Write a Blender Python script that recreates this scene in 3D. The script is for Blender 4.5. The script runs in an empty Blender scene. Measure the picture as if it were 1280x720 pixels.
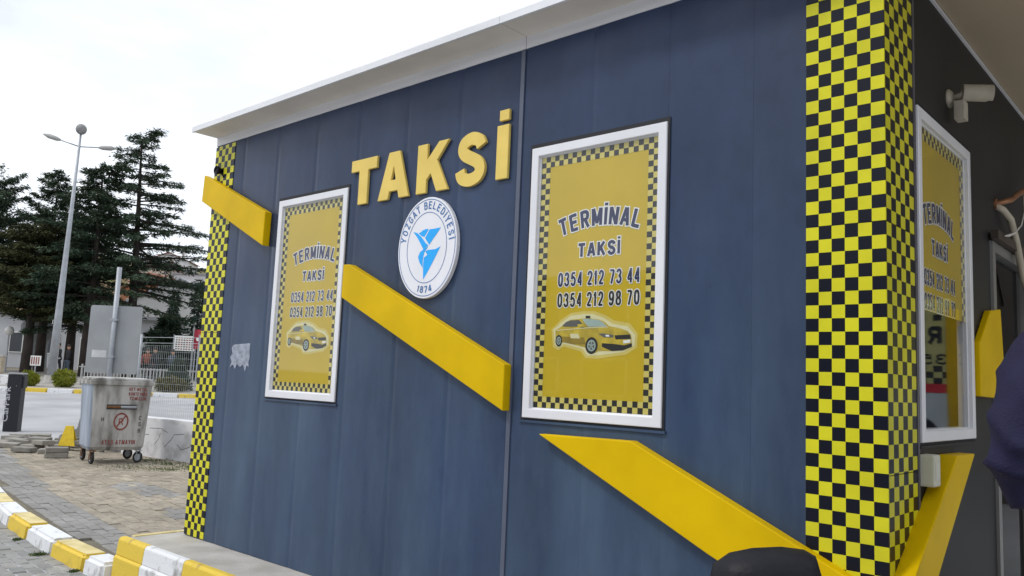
import bpy, bmesh, math, random
import numpy as np
from mathutils import Vector, Matrix
random.seed(7)
rng = np.random.default_rng(7)
S = bpy.context.scene
COL = S.collection
R = math.radians
PI = math.pi

# ------------------------------------------------------------------ camera
cd = bpy.data.cameras.new('camera')
cam = bpy.data.objects.new('camera', cd)
COL.objects.link(cam)
cd.sensor_width = 36.0
cd.lens = 28.83
cd.clip_start = 0.05
cd.clip_end = 2000
right = Vector((0.745, 0.666, 0.042)); down = Vector((-0.045, 0.113, -0.993)); fwd = Vector((-0.666, 0.737, 0.114))
fwd.normalize(); right = (right - fwd * right.dot(fwd)).normalized(); up = right.cross(fwd)
M = Matrix((right, up, -fwd)).transposed().to_4x4()
M.translation = (6.203, -3.204, 1.273)
cam.matrix_world = M
S.camera = cam

# ------------------------------------------------------------------ sky and sun (bright overcast)
S.view_settings.view_transform = 'Standard'
S.view_settings.look = 'None'
S.view_settings.gamma = 1.0
S.view_settings.exposure = 0.18
SUN_EL, SUN_AZ = 52.0, 205.0          # azimuth clockwise from +Y
w = bpy.data.worlds.new('World'); S.world = w
w.use_nodes = True
nt = w.node_tree; nt.nodes.clear()
n_out = nt.nodes.new('ShaderNodeOutputWorld'); n_bg = nt.nodes.new('ShaderNodeBackground')
n_sky = nt.nodes.new('ShaderNodeTexSky'); n_sky.sky_type = 'NISHITA'; n_sky.sun_disc = False
n_sky.sun_elevation = R(SUN_EL); n_sky.sun_rotation = R(SUN_AZ); n_sky.air_density = 1.0; n_sky.dust_density = 1.5
n_tc = nt.nodes.new('ShaderNodeTexCoord'); n_no = nt.nodes.new('ShaderNodeTexNoise')
n_no.inputs['Scale'].default_value = 2.6; n_no.inputs['Detail'].default_value = 6; n_no.inputs['Roughness'].default_value = 0.55
n_map = nt.nodes.new('ShaderNodeMapping'); n_map.inputs['Scale'].default_value = (1, 1, 2.2); n_map.inputs['Location'].default_value = (0.3, 0.1, 0.0)
n_rp = nt.nodes.new('ShaderNodeValToRGB')
n_rp.color_ramp.elements[0].position = 0.32; n_rp.color_ramp.elements[0].color = (0.71, 0.71, 0.71, 1)
n_rp.color_ramp.elements[1].position = 0.58; n_rp.color_ramp.elements[1].color = (1, 1, 1, 1)
n_mix = nt.nodes.new('ShaderNodeMixRGB'); n_mix.inputs[2].default_value = (10.2, 10.7, 11.4, 1)
nt.links.new(n_tc.outputs['Generated'], n_map.inputs['Vector']); nt.links.new(n_map.outputs[0], n_no.inputs['Vector'])
nt.links.new(n_no.outputs['Fac'], n_rp.inputs[0]); nt.links.new(n_rp.outputs[0], n_mix.inputs[0])
nt.links.new(n_sky.outputs[0], n_mix.inputs[1]); nt.links.new(n_mix.outputs[0], n_bg.inputs['Color'])
n_bg.inputs['Strength'].default_value = 0.1
nt.links.new(n_bg.outputs[0], n_out.inputs['Surface'])
sl = bpy.data.lights.new('sun', 'SUN'); sl.energy = 1.3; sl.angle = R(10); sl.color = (1, 0.97, 0.92)
so = bpy.data.objects.new('sun', sl); COL.objects.link(so)
az, el = R(SUN_AZ), R(SUN_EL)
sdir = Vector((math.sin(az) * math.cos(el), math.cos(az) * math.cos(el), math.sin(el)))
so.rotation_euler = sdir.to_track_quat('Z', 'Y').to_euler()
S.cycles.max_bounces = 8
S.cycles.transparent_max_bounces = 12

# ------------------------------------------------------------------ materials
MATS = {}
def mat(name, col, rough=0.6, metal=0.0, var=0.12, scale=6.0, bump=0.0, bscale=60.0, spec=0.5, col2=None, ramp=(0.35, 0.7), detail=5, stretch=None, coat=0.0):
    """plain paint or stone with noise worn colour and fine relief"""
    if name in MATS: return MATS[name]
    m = bpy.data.materials.new(name); m.use_nodes = True
    t = m.node_tree; b = t.nodes['Principled BSDF']
    b.inputs['Roughness'].default_value = rough; b.inputs['Metallic'].default_value = metal
    b.inputs['Specular IOR Level'].default_value = spec
    b.inputs['Coat Weight'].default_value = coat
    tc = t.nodes.new('ShaderNodeTexCoord'); src = tc.outputs['Object']
    if stretch:
        mp = t.nodes.new('ShaderNodeMapping'); mp.inputs['Scale'].default_value = stretch
        t.links.new(src, mp.inputs['Vector']); src = mp.outputs[0]
    no = t.nodes.new('ShaderNodeTexNoise'); no.inputs['Scale'].default_value = scale; no.inputs['Detail'].default_value = detail
    t.links.new(src, no.inputs['Vector'])
    rp = t.nodes.new('ShaderNodeValToRGB')
    c1 = tuple(col); c2 = tuple(col2) if col2 else tuple(min(1, c * (1 + var)) for c in col)
    if not col2: c1 = tuple(c * (1 - var) for c in col)
    rp.color_ramp.elements[0].position = ramp[0]; rp.color_ramp.elements[0].color = (*c1, 1)
    rp.color_ramp.elements[1].position = ramp[1]; rp.color_ramp.elements[1].color = (*c2, 1)
    t.links.new(no.outputs['Fac'], rp.inputs[0]); t.links.new(rp.outputs[0], b.inputs['Base Color'])
    if bump > 0:
        n2 = t.nodes.new('ShaderNodeTexNoise'); n2.inputs['Scale'].default_value = bscale; n2.inputs['Detail'].default_value = 4
        t.links.new(src, n2.inputs['Vector'])
        bp = t.nodes.new('ShaderNodeBump'); bp.inputs['Strength'].default_value = bump; bp.inputs['Distance'].default_value = 0.01
        t.links.new(n2.outputs['Fac'], bp.inputs['Height']); t.links.new(bp.outputs[0], b.inputs['Normal'])
    MATS[name] = m
    return m

def per_object_mat(name, cols, rough=0.85, bump=0.4, bscale=90, scale=14, var=0.18):
    """stone whose tone differs from one piece to the next (Object Info random)"""
    m = bpy.data.materials.new(name); m.use_nodes = True
    t = m.node_tree; b = t.nodes['Principled BSDF']; b.inputs['Roughness'].default_value = rough
    oi = t.nodes.new('ShaderNodeObjectInfo'); rp = t.nodes.new('ShaderNodeValToRGB')
    el_ = rp.color_ramp.elements
    el_[0].position = 0; el_[0].color = (*cols[0], 1); el_[1].position = 1; el_[1].color = (*cols[-1], 1)
    for i, c in enumerate(cols[1:-1]):
        e = el_.new((i + 1) / (len(cols) - 1)); e.color = (*c, 1)
    t.links.new(oi.outputs['Random'], rp.inputs[0])
    ge = t.nodes.new('ShaderNodeNewGeometry')
    no = t.nodes.new('ShaderNodeTexNoise'); no.inputs['Scale'].default_value = scale; no.inputs['Detail'].default_value = 6
    t.links.new(ge.outputs['Position'], no.inputs['Vector'])
    n3 = t.nodes.new('ShaderNodeTexNoise'); n3.inputs['Scale'].default_value = 1.1; n3.inputs['Detail'].default_value = 4
    t.links.new(ge.outputs['Position'], n3.inputs['Vector'])
    ad = t.nodes.new('ShaderNodeMath'); ad.operation = 'ADD'
    t.links.new(no.outputs['Fac'], ad.inputs[0]); t.links.new(n3.outputs['Fac'], ad.inputs[1])
    mr = t.nodes.new('ShaderNodeMapRange'); mr.inputs['From Min'].default_value = 0.6; mr.inputs['From Max'].default_value = 1.4
    mr.inputs['To Min'].default_value = 1 - 2 * var; mr.inputs['To Max'].default_value = 1 + var
    t.links.new(ad.outputs[0], mr.inputs[0])
    mx = t.nodes.new('ShaderNodeVectorMath'); mx.operation = 'SCALE'
    t.links.new(rp.outputs[0], mx.inputs[0]); t.links.new(mr.outputs[0], mx.inputs['Scale'])
    t.links.new(mx.outputs[0], b.inputs['Base Color'])
    n2 = t.nodes.new('ShaderNodeTexNoise'); n2.inputs['Scale'].default_value = bscale
    t.links.new(ge.outputs['Position'], n2.inputs['Vector'])
    bp = t.nodes.new('ShaderNodeBump'); bp.inputs['Strength'].default_value = bump; bp.inputs['Distance'].default_value = 0.008
    t.links.new(n2.outputs['Fac'], bp.inputs['Height']); t.links.new(bp.outputs[0], b.inputs['Normal'])
    return m

def glass_mat(name, ior=1.5, boost=1.25, tint=(0.97, 0.98, 0.975)):
    """thin window glass: clear with a Fresnel mirror"""
    m = bpy.data.materials.new(name); m.use_nodes = True
    t = m.node_tree; t.nodes.clear()
    o = t.nodes.new('ShaderNodeOutputMaterial'); mx = t.nodes.new('ShaderNodeMixShader')
    tr = t.nodes.new('ShaderNodeBsdfTransparent'); tr.inputs[0].default_value = (*tint, 1)
    gl = t.nodes.new('ShaderNodeBsdfGlossy'); gl.inputs['Roughness'].default_value = 0.03
    no = t.nodes.new('ShaderNodeTexNoise'); no.inputs['Scale'].default_value = 1.5
    bp = t.nodes.new('ShaderNodeBump'); bp.inputs['Strength'].default_value = 0.04; bp.inputs['Distance'].default_value = 0.02
    ge = t.nodes.new('ShaderNodeNewGeometry'); dt = t.nodes.new('ShaderNodeVectorMath'); dt.operation = 'DOT_PRODUCT'
    t.links.new(ge.outputs['Normal'], dt.inputs[0]); t.links.new(ge.outputs['Incoming'], dt.inputs[1])
    def mth(op, a, b=None, v=None):
        q = t.nodes.new('ShaderNodeMath'); q.operation = op; t.links.new(a, q.inputs[0])
        if v is not None: q.inputs[1].default_value = v
        return q.outputs[0]
    ab_ = mth('ABSOLUTE', dt.outputs['Value']); iv = t.nodes.new('ShaderNodeMath'); iv.operation = 'SUBTRACT'; iv.inputs[0].default_value = 1.0; t.links.new(ab_, iv.inputs[1])
    f5 = mth('POWER', iv.outputs[0], v=4.6); f6 = mth('MULTIPLY', f5, v=0.955); f7 = mth('ADD', f6, v=0.045)
    mu = t.nodes.new('ShaderNodeMath'); mu.operation = 'MULTIPLY'; mu.use_clamp = True; mu.inputs[1].default_value = boost
    t.links.new(no.outputs['Fac'], bp.inputs['Height']); t.links.new(bp.outputs[0], gl.inputs['Normal'])
    t.links.new(f7, mu.inputs[0]); t.links.new(mu.outputs[0], mx.inputs[0])
    t.links.new(tr.outputs[0], mx.inputs[1]); t.links.new(gl.outputs[0], mx.inputs[2]); t.links.new(mx.outputs[0], o.inputs[0])
    return m

def checker_mat(name, ya, bl, rough=0.35):
    """printed checker foil: generated from UVs in cell units"""
    m = bpy.data.materials.new(name); m.use_nodes = True
    t = m.node_tree; b = t.nodes['Principled BSDF']; b.inputs['Roughness'].default_value = rough; b.inputs['Specular IOR Level'].default_value = 0.22
    uv = t.nodes.new('ShaderNodeUVMap'); ck = t.nodes.new('ShaderNodeTexChecker'); ck.inputs['Scale'].default_value = 1.0
    ge = t.nodes.new('ShaderNodeNewGeometry'); no = t.nodes.new('ShaderNodeTexNoise'); no.inputs['Scale'].default_value = 5.0; no.inputs['Detail'].default_value = 6
    t.links.new(ge.outputs['Position'], no.inputs['Vector'])
    t.links.new(uv.outputs[0], ck.inputs['Vector'])
    ck.inputs['Color1'].default_value = (*bl, 1); ck.inputs['Color2'].default_value = (*ya, 1)
    mr = t.nodes.new('ShaderNodeMapRange'); mr.inputs['From Min'].default_value = 0.3; mr.inputs['From Max'].default_value = 0.7
    mr.inputs['To Min'].default_value = 0.86; mr.inputs['To Max'].default_value = 1.05
    t.links.new(no.outputs['Fac'], mr.inputs[0])
    mx = t.nodes.new('ShaderNodeVectorMath'); mx.operation = 'SCALE'
    t.links.new(ck.outputs[0], mx.inputs[0]); t.links.new(mr.outputs[0], mx.inputs['Scale']); t.links.new(mx.outputs[0], b.inputs['Base Color'])
    return m

# ------------------------------------------------------------------ mesh helpers
class MB:
    def __init__(s): s.v = []; s.f = []; s.m = []
    def add(s, vs, fs, mi=0, T=None):
        o = len(s.v)
        s.v += [tuple(T @ Vector(p)) if T is not None else tuple(p) for p in vs]
        s.f += [tuple(i + o for i in f) for f in fs]; s.m += [mi] * len(fs)
        return s
    def box(s, x0, x1, y0, y1, z0, z1, mi=0, T=None):
        vs = [(x0, y0, z0), (x1, y0, z0), (x1, y1, z0), (x0, y1, z0), (x0, y0, z1), (x1, y0, z1), (x1, y1, z1), (x0, y1, z1)]
        return s.add(vs, [(0, 3, 2, 1), (4, 5, 6, 7), (0, 1, 5, 4), (1, 2, 6, 5), (2, 3, 7, 6), (3, 0, 4, 7)], mi, T)
    def prism(s, poly, d0, d1, mi=0, T=None, cap0=True, cap1=True):
        """poly in (a,b); extruded from d0 to d1 along the third axis; local frame (a, d, b)"""
        n = len(poly)
        vs = [(a, d0, b) for a, b in poly] + [(a, d1, b) for a, b in poly]
        fs = [(i, (i + 1) % n, n + (i + 1) % n, n + i) for i in range(n)]
        if cap0: fs.append(tuple(range(n - 1, -1, -1)))
        if cap1: fs.append(tuple(range(n, 2 * n)))
        return s.add(vs, fs, mi, T)
    def tube(s, pts, r, n=8, mi=0, caps=True, T=None):
        pts = [Vector(p) for p in pts]
        rs = r if isinstance(r, (list, tuple)) else [r] * len(pts)
        rings = []; ref = None
        for i, p in enumerate(pts):
            d = (pts[min(i + 1, len(pts) - 1)] - pts[max(i - 1, 0)]).normalized()
            if ref is None: ref = Vector((0, 0, 1)) if abs(d.z) < 0.9 else Vector((1, 0, 0))
            a = d.cross(ref).normalized(); b = a.cross(d).normalized(); ref = b
            rings.append([p + (a * math.cos(2 * PI * k / n) + b * math.sin(2 * PI * k / n)) * rs[i] for k in range(n)])
        vs = [q for rg in rings for q in rg]; fs = []
        for i in range(len(pts) - 1):
            for k in range(n):
                fs.append((i * n + k, i * n + (k + 1) % n, (i + 1) * n + (k + 1) % n, (i + 1) * n + k))
        if caps: fs += [tuple(range(n - 1, -1, -1)), tuple(range((len(pts) - 1) * n, len(pts) * n))]
        return s.add(vs, fs, mi, T)
    def lathe(s, prof, n=16, mi=0, T=None):
        vs = [(r * math.cos(2 * PI * k / n), r * math.sin(2 * PI * k / n), z) for r, z in prof for k in range(n)]
        fs = [(i * n + k, i * n + (k + 1) % n, (i + 1) * n + (k + 1) % n, (i + 1) * n + k) for i in range(len(prof) - 1) for k in range(n)]
        fs += [tuple(range(n - 1, -1, -1)), tuple(range((len(prof) - 1) * n, len(prof) * n))]
        return s.add(vs, fs, mi, T)
    def build(s, name, mats, parent=None, smooth=False, bevel=0.0, seg=2, auto=None):
        me = bpy.data.meshes.new(name); me.from_pydata(s.v, [], s.f)
        if not isinstance(mats, (list, tuple)): mats = [mats]
        for m in mats: me.materials.append(m)
        me.polygons.foreach_set('material_index', s.m)
        bm = bmesh.new(); bm.from_mesh(me)
        bmesh.ops.recalc_face_normals(bm, faces=bm.faces)
        if bevel > 0:
            es = [e for e in bm.edges if e.is_manifold and e.calc_face_angle(0) > 0.5]
            bmesh.ops.bevel(bm, geom=es, offset=bevel, segments=seg, affect='EDGES', profile=0.6, clamp_overlap=True)
        bm.to_mesh(me); bm.free()
        if smooth: me.polygons.foreach_set('use_smooth', [True] * len(me.polygons))
        me.update()
        o = bpy.data.objects.new(name, me); COL.objects.link(o)
        if parent is not None: o.parent = parent
        return o

def tag(o, label=None, cat=None, group=None, kind=None):
    if label: o['label'] = label
    if cat: o['category'] = cat
    if group: o['group'] = group
    if kind: o['kind'] = kind
    return o
def empty(name, label, cat, loc=(0, 0, 0), rz=0.0, group=None):
    o = bpy.data.objects.new(name, None); COL.objects.link(o)
    o.location = loc; o.rotation_euler = (0, 0, rz); o.empty_display_size = 0.1
    return tag(o, label, cat, group)
def copy_tree(o, parent=None):
    c = o.copy(); COL.objects.link(c)
    if parent is not None: c.parent = parent
    for ch in list(o.children): copy_tree(ch, c)
    return c
def share(o, parent, loc=(0, 0, 0), rot=(0, 0, 0), sc=None):
    c = o.copy(); COL.objects.link(c); c.parent = parent; c.location = loc; c.rotation_euler = rot
    if sc: c.scale = sc
    return c

FONT_CACHE = {}
def glyphs(txt, offset=0.0, extrude=0.0, res=3):
    """outline of a word in the built-in typeface as vertices and faces, height 1 = cap height"""
    k = (txt, offset, extrude, res)
    if k in FONT_CACHE: return FONT_CACHE[k]
    cu = bpy.data.curves.new('text', 'FONT'); cu.body = txt; cu.size = 1.0; cu.offset = offset; cu.extrude = extrude
    cu.resolution_u = res; cu.fill_mode = 'BOTH' if extrude else 'FRONT'
    ob = bpy.data.objects.new('text', cu); COL.objects.link(ob)
    dg = bpy.context.evaluated_depsgraph_get()
    me = bpy.data.meshes.new_from_object(ob.evaluated_get(dg))
    vs = [tuple(v.co) for v in me.vertices]; fs = [tuple(p.vertices) for p in me.polygons]
    bpy.data.objects.remove(ob); bpy.data.curves.remove(cu); bpy.data.meshes.remove(me)
    FONT_CACHE[k] = (vs, fs)
    return vs, fs
STROKES = {
 'T': [[(0, .93), (1, .93)], [(.5, .93), (.5, 0)]], 'E': [[(.93, .93), (.12, .93)], [(.12, 1), (.12, 0)], [(.12, .07), (.95, .07)], [(.12, .52), (.85, .52)]],
 'R': [[(.12, 0), (.12, 1)], '~', [(.12, .93), (.6, .93), (.82, .86), (.86, .72), (.80, .57), (.6, .49), (.12, .49)], '-', [(.5, .49), (.92, 0)]],
 'M': [[(.09, 0), (.09, 1)], [(.91, 0), (.91, 1)], [(.12, 1), (.5, .12)], [(.88, 1), (.5, .12)]],
 'I': [[(.5, 0), (.5, 1)]], 'İ': [[(.5, 0), (.5, 1)], [(.5, 1.10), (.5, 1.26)]], 'N': [[(.1, 0), (.1, 1)], [(.9, 0), (.9, 1)], [(.12, .98), (.88, .02)]],
 'A': [[(.06, 0), (.47, 1)], [(.94, 0), (.53, 1)], [(.22, .3), (.78, .3)]], 'L': [[(.12, 1), (.12, 0)], [(.12, .07), (.95, .07)]],
 'K': [[(.1, 0), (.1, 1)], [(.14, .36), (.88, 1)], [(.40, .58), (.93, 0)]], 'Y': [[(.06, 1), (.5, .45)], [(.94, 1), (.5, .45)], [(.5, .5), (.5, 0)]],
 'Z': [[(.06, .93), (.94, .93)], [(.9, .93), (.1, .07)], [(.04, .07), (.96, .07)]], 'V': [[(.06, 1), (.5, 0)], [(.94, 1), (.5, 0)]], 'H': [[(.1, 0), (.1, 1)], [(.9, 0), (.9, 1)], [(.1, .52), (.9, .52)]],
 'S': ['~', [(.88, .74), (.80, .87), (.5, .94), (.2, .86), (.13, .72), (.25, .58), (.5, .51), (.76, .43), (.88, .28), (.78, .13), (.5, .06), (.2, .13), (.10, .28)]],
 'O': ['o', [(.5, .94), (.18, .84), (.07, .5), (.18, .16), (.5, .06), (.82, .16), (.93, .5), (.82, .84)]], '0': ['o', [(.5, .94), (.2, .84), (.12, .5), (.2, .16), (.5, .06), (.8, .16), (.88, .5), (.8, .84)]],
 'C': ['~', [(.9, .70), (.8, .88), (.5, .94), (.18, .84), (.07, .5), (.18, .16), (.5, .06), (.8, .12), (.9, .30)]],
 'G': ['~', [(.9, .72), (.8, .88), (.5, .94), (.18, .84), (.07, .5), (.18, .16), (.5, .06), (.88, .16)], '-', [(.88, .12), (.88, .46)], [(.92, .46), (.55, .46)]],
 'B': [[(.12, 0), (.12, 1)], '~', [(.12, .93), (.6, .93), (.80, .85), (.80, .62), (.6, .53), (.12, .53)], '~', [(.6, .53), (.86, .42), (.86, .17), (.6, .07), (.12, .07)]],
 'D': [[(.12, 0), (.12, 1)], '~', [(.12, .93), (.5, .93), (.8, .8), (.9, .5), (.8, .2), (.5, .07), (.12, .07)]],
 '1': [[(.58, 0), (.58, 1)], [(.58, .95), (.22, .70)]], '2': ['~', [(.13, .70), (.22, .88), (.5, .94), (.8, .86), (.85, .70), (.72, .50), (.35, .24), (.12, .05)], '-', [(.08, .07), (.92, .07)]],
 '3': ['~', [(.12, .76), (.25, .90), (.5, .94), (.78, .86), (.82, .70), (.68, .56), (.42, .53)], '~', [(.42, .53), (.72, .49), (.87, .30), (.76, .12), (.48, .06), (.2, .12), (.10, .27)]],
 '4': [[(.70, 0), (.70, 1)], [(.68, .97), (.10, .28)], [(.04, .26), (.96, .26)]], '5': [[(.88, .93), (.22, .93)], [(.24, .95), (.17, .48)], '~', [(.17, .50), (.35, .61), (.6, .62), (.83, .50), (.88, .32), (.75, .12), (.48, .06), (.22, .11), (.10, .25)]],
 '7': [[(.08, .93), (.92, .93)], [(.90, .93), (.38, 0)]], '8': ['o', [(.5, .94), (.22, .87), (.17, .73), (.27, .58), (.5, .52), (.73, .58), (.83, .73), (.78, .87)], 'o', [(.5, .52), (.2, .45), (.10, .28), (.2, .12), (.5, .06), (.8, .12), (.9, .28), (.8, .45)]],
 '9': ['o', [(.5, .94), (.2, .86), (.12, .68), (.22, .48), (.5, .41), (.78, .48), (.88, .68), (.8, .86)], '~', [(.88, .68), (.86, .35), (.74, .14), (.48, .06), (.22, .11), (.12, .24)]],
 'P': [[(.12, 0), (.12, 1)], '~', [(.12, .93), (.6, .93), (.82, .86), (.86, .72), (.80, .57), (.6, .49), (.12, .49)]], 'X': [[(.08, 1), (.92, 0)], [(.92, 1), (.08, 0)]],
}
STROKES['Ş'] = STROKES['S'] + ['-', [(.5, .0), (.56, -.2)]]
def cat_rom(ctrl, n=5, closed=False):
    P = ([ctrl[-1]] + ctrl + ctrl[:2]) if closed else ([ctrl[0]] + ctrl + [ctrl[-1]])
    out = []
    for i in range(1, len(P) - 2):
        for k in range(n):
            t = k / n
            out.append(tuple(0.5 * ((2 * P[i][c]) + (-P[i - 1][c] + P[i + 1][c]) * t + (2 * P[i - 1][c] - 5 * P[i][c] + 4 * P[i + 1][c] - P[i + 2][c]) * t * t + (-P[i - 1][c] + 3 * P[i][c] - 3 * P[i + 1][c] + P[i + 2][c]) * t ** 3) for c in (0, 1)))
    out.append(ctrl[0] if closed else ctrl[-1])
    return out
NARROW = {'I': .34, 'İ': .34, '1': .66, ' ': .5}
def bold_text(txt, x0, x1, h, wd, aspect=.62, gap=.05, grow=0.0):
    """lettering as strips of constant stroke width wd; returns strips of (x, y) quads with an order number for their depth"""
    ws = [NARROW.get(c, 1.15 if c == 'M' else 1.0) for c in txt]
    tot = sum(ws) + gap / aspect * 0 + (len(txt) - 1) * gap * 1.5
    unit_w = (x1 - x0) / tot; pos = x0; strips = []; od = 0
    for c, w_ in zip(txt, ws):
        if c != ' ':
            cw = unit_w * w_; mode = '-'; hw = wd / 2
            for it in STROKES[c]:
                if isinstance(it, str): mode = it; continue
                # fit the strokes inside the cell so that stems keep their full width
                pts = [(pos + hw + a * (cw - 2 * hw) if len(STROKES[c]) else 0, b * h) for a, b in it]
                if c in 'Iİ': pts = [(pos + cw / 2, b * h) for a, b in it]
                if mode in '~o': pts = cat_rom(pts, 5, mode == 'o')
                n = len(pts); A, B = [], []
                g = grow
                for i, (a, b) in enumerate(pts):
                    if mode == 'o': p, q = pts[(i - 1) % (n - 1)], pts[(i + 1) % (n - 1)] if i < n - 1 else pts[1]
                    else: p, q = pts[max(0, i - 1)], pts[min(n - 1, i + 1)]
                    dx, dz = q[0] - p[0], q[1] - p[1]; l = math.hypot(dx, dz) or 1; dx, dz = dx / l, dz / l
                    e = 0.0
                    if mode != 'o' and i == 0: e = -g
                    if mode != 'o' and i == n - 1: e = g
                    a2, b2 = a + dx * e, b + dz * e; k = hw + g
                    A.append((a2 - dz * k, b2 + dx * k)); B.append((a2 + dz * k, b2 - dx * k))
                strips.append((A, B, od)); od = (od + 1) % 5
            pos += cw
        else: pos += unit_w * w_
        pos += unit_w * gap * 1.5
    return strips
def text_bold(mb, txt, x0, x1, z0, h, d, mi, wd, grow=0.0, arc=None, T=None, fn=None):
    for A, B, od in bold_text(txt, x0, x1, h, wd, grow=grow):
        vs = []
        for x, y in A + B:
            if fn: vs.append(fn(x, y, od)); continue
            if arc:
                xc = (x0 + x1) / 2; th = (x - xc) / arc; r = arc + y
                vs.append((xc + r * math.sin(th), d - od * .00012, z0 + r * math.cos(th) - arc))
            else: vs.append((x, d - od * .00012, z0 + y))
        n = len(A)
        mb.add(vs, [(i, i + 1, n + i + 1, n + i) for i in range(n - 1)], mi, T)
CAP = None
def cap_h():
    global CAP
    if CAP is None:
        vs, _ = glyphs('H'); CAP = max(v[1] for v in vs)
    return CAP
def text_flat(mb, txt, x0, x1, z0, h, d, mi, offset=0.0, arc=None, zc=None, T=None):
    """flat lettering between x0 and x1, baseline z0, cap height h, at depth d; arc = radius of a circular baseline"""
    vs, fs = glyphs(txt, offset)
    base, _ = glyphs(txt, 0.0)
    a, b = min(v[0] for v in base), max(v[0] for v in base)
    k = h / cap_h()
    out = []
    for x, y, _ in vs:
        xx = x0 + (x - a) / (b - a) * (x1 - x0); zz = y * k
        if arc:
            xc = (x0 + x1) / 2; th = (xx - xc) / arc
            out.append((xc + (arc + zz) * math.sin(th), d, z0 + (arc + zz) * math.cos(th) - arc))
        else: out.append((xx, d, z0 + zz))
    mb.add(out, fs, mi, T)

def frame_T(origin, ahat, ohat):
    """local (a, d, z): a along the wall, d INTO the wall, z up"""
    a = Vector(ahat); dd = -Vector(ohat); z = Vector((0, 0, 1))
    m = Matrix((a, dd, z)).transposed().to_4x4(); m.translation = origin
    return m

# ------------------------------------------------------------------ colours
def wall_paint(name, base, rough, spec):
    m = bpy.data.materials.new(name); m.use_nodes = True
    t = m.node_tree; p = t.nodes['Principled BSDF']; p.inputs['Specular IOR Level'].default_value = spec
    ge = t.nodes.new('ShaderNodeNewGeometry')
    def noise(sc_, scale, det=5, rg=.55):
        mp = t.nodes.new('ShaderNodeMapping'); mp.inputs['Scale'].default_value = sc_; t.links.new(ge.outputs['Position'], mp.inputs['Vector'])
        n = t.nodes.new('ShaderNodeTexNoise'); n.inputs['Scale'].default_value = scale; n.inputs['Detail'].default_value = det; n.inputs['Roughness'].default_value = rg
        t.links.new(mp.outputs[0], n.inputs['Vector']); return n.outputs['Fac']
    def rng_(src, a, b, c, d):
        r = t.nodes.new('ShaderNodeMapRange'); r.inputs['From Min'].default_value = a; r.inputs['From Max'].default_value = b; r.inputs['To Min'].default_value = c; r.inputs['To Max'].default_value = d
        t.links.new(src, r.inputs[0]); return r.outputs[0]
    def mul(a, b):
        q = t.nodes.new('ShaderNodeMath'); q.operation = 'MULTIPLY'; t.links.new(a, q.inputs[0]); t.links.new(b, q.inputs[1]); return q.outputs[0]
    runs = rng_(noise((1, 1, .16), 3.0, 5), .36, .66, .90, 1.09); cloud = rng_(noise((1, 1, .7), 1.1, 6), .32, .68, .74, 1.28); fine = rng_(noise((1, 1, .8), 15, 6), .3, .7, .90, 1.11)
    k = mul(mul(runs, cloud), fine)
    sc_ = t.nodes.new('ShaderNodeVectorMath'); sc_.operation = 'SCALE'; sc_.inputs[0].default_value = base; t.links.new(k, sc_.inputs['Scale'])
    xyz = t.nodes.new('ShaderNodeSeparateXYZ'); t.links.new(ge.outputs['Position'], xyz.inputs[0])
    # light gradient put into the colour: paler downwards, streaky, plus scattered dirt blots
    light_fade = mul(rng_(xyz.outputs['Z'], 2.9, .9, 0, 1), rng_(noise((1, 1, .25), 2.2, 7, .65), .30, .75, .08, .66))
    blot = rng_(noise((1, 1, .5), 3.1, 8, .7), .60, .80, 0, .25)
    q = t.nodes.new('ShaderNodeMath'); q.operation = 'MAXIMUM'; t.links.new(light_fade, q.inputs[0]); t.links.new(blot, q.inputs[1]); fade_and_dirt = q.outputs[0]
    mx = t.nodes.new('ShaderNodeMixRGB'); mx.inputs[2].default_value = (.092, .145, .215, 1); t.links.new(fade_and_dirt, mx.inputs[0]); t.links.new(sc_.outputs[0], mx.inputs[1]); t.links.new(mx.outputs[0], p.inputs['Base Color'])
    t.links.new(rng_(noise((1, 1, .4), 1.7, 6), .3, .7, rough - .08, rough + .16), p.inputs['Roughness'])
    bp = t.nodes.new('ShaderNodeBump'); bp.inputs['Strength'].default_value = .12; bp.inputs['Distance'].default_value = .012
    t.links.new(noise((1, 1, .6), 5, 4), bp.inputs['Height']); t.links.new(bp.outputs[0], p.inputs['Normal'])
    return m
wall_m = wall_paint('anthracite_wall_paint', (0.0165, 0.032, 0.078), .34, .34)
wall_side_m = mat('anthracite_shaded_side', (0.020, 0.020, 0.021), 0.5, spec=0.25, var=0.15, scale=1.5, bump=0.1, bscale=8)  # same wall paint made darker and neutral: canopy shade put into the colour
groove_m = mat('dark_rubber_and_gap_shade', (0.012, 0.012, 0.015), 0.7)
white_m = mat('white_pvc', (0.74, 0.74, 0.77), 0.32, var=0.05, scale=3)
fascia_m = mat('white_fascia_sheet', (0.74, 0.745, 0.765), 0.45, var=0.07, scale=2, stretch=(1, 1, 4))
soffit_m = mat('cream_soffit_sheet', (0.74, 0.69, 0.62), 0.55, var=0.10, scale=1.6)
canopy_m = mat('tan_canopy_sheet', (0.47, 0.38, 0.26), 0.6, var=0.1, scale=1.2)
yellow_m = mat('yellow_board_paint', (0.66, 0.43, 0.0), 0.45, var=0.09, scale=3.2, bump=0.06, bscale=12, spec=0.12, detail=9)
letter_m = mat('pale_yellow_letter', (0.78, 0.58, 0.15), 0.45, var=0.05, spec=0.2)
check_m = checker_mat('checker_foil', (0.66, 0.62, 0.02), (0.005, 0.006, 0.014), 0.3)
check_side_m = check_m
poster_y = mat('poster_yellow_print', (0.55, 0.385, 0.0), 0.5, var=0.05, scale=3)
poster_l = mat('poster_light_print', (0.62, 0.52, 0.13), 0.5, var=0.05)
poster_k = mat('poster_black_print', (0.012, 0.011, 0.01), 0.5)
navy_m = mat('poster_navy_print', (0.016, 0.02, 0.085), 0.5)
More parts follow.
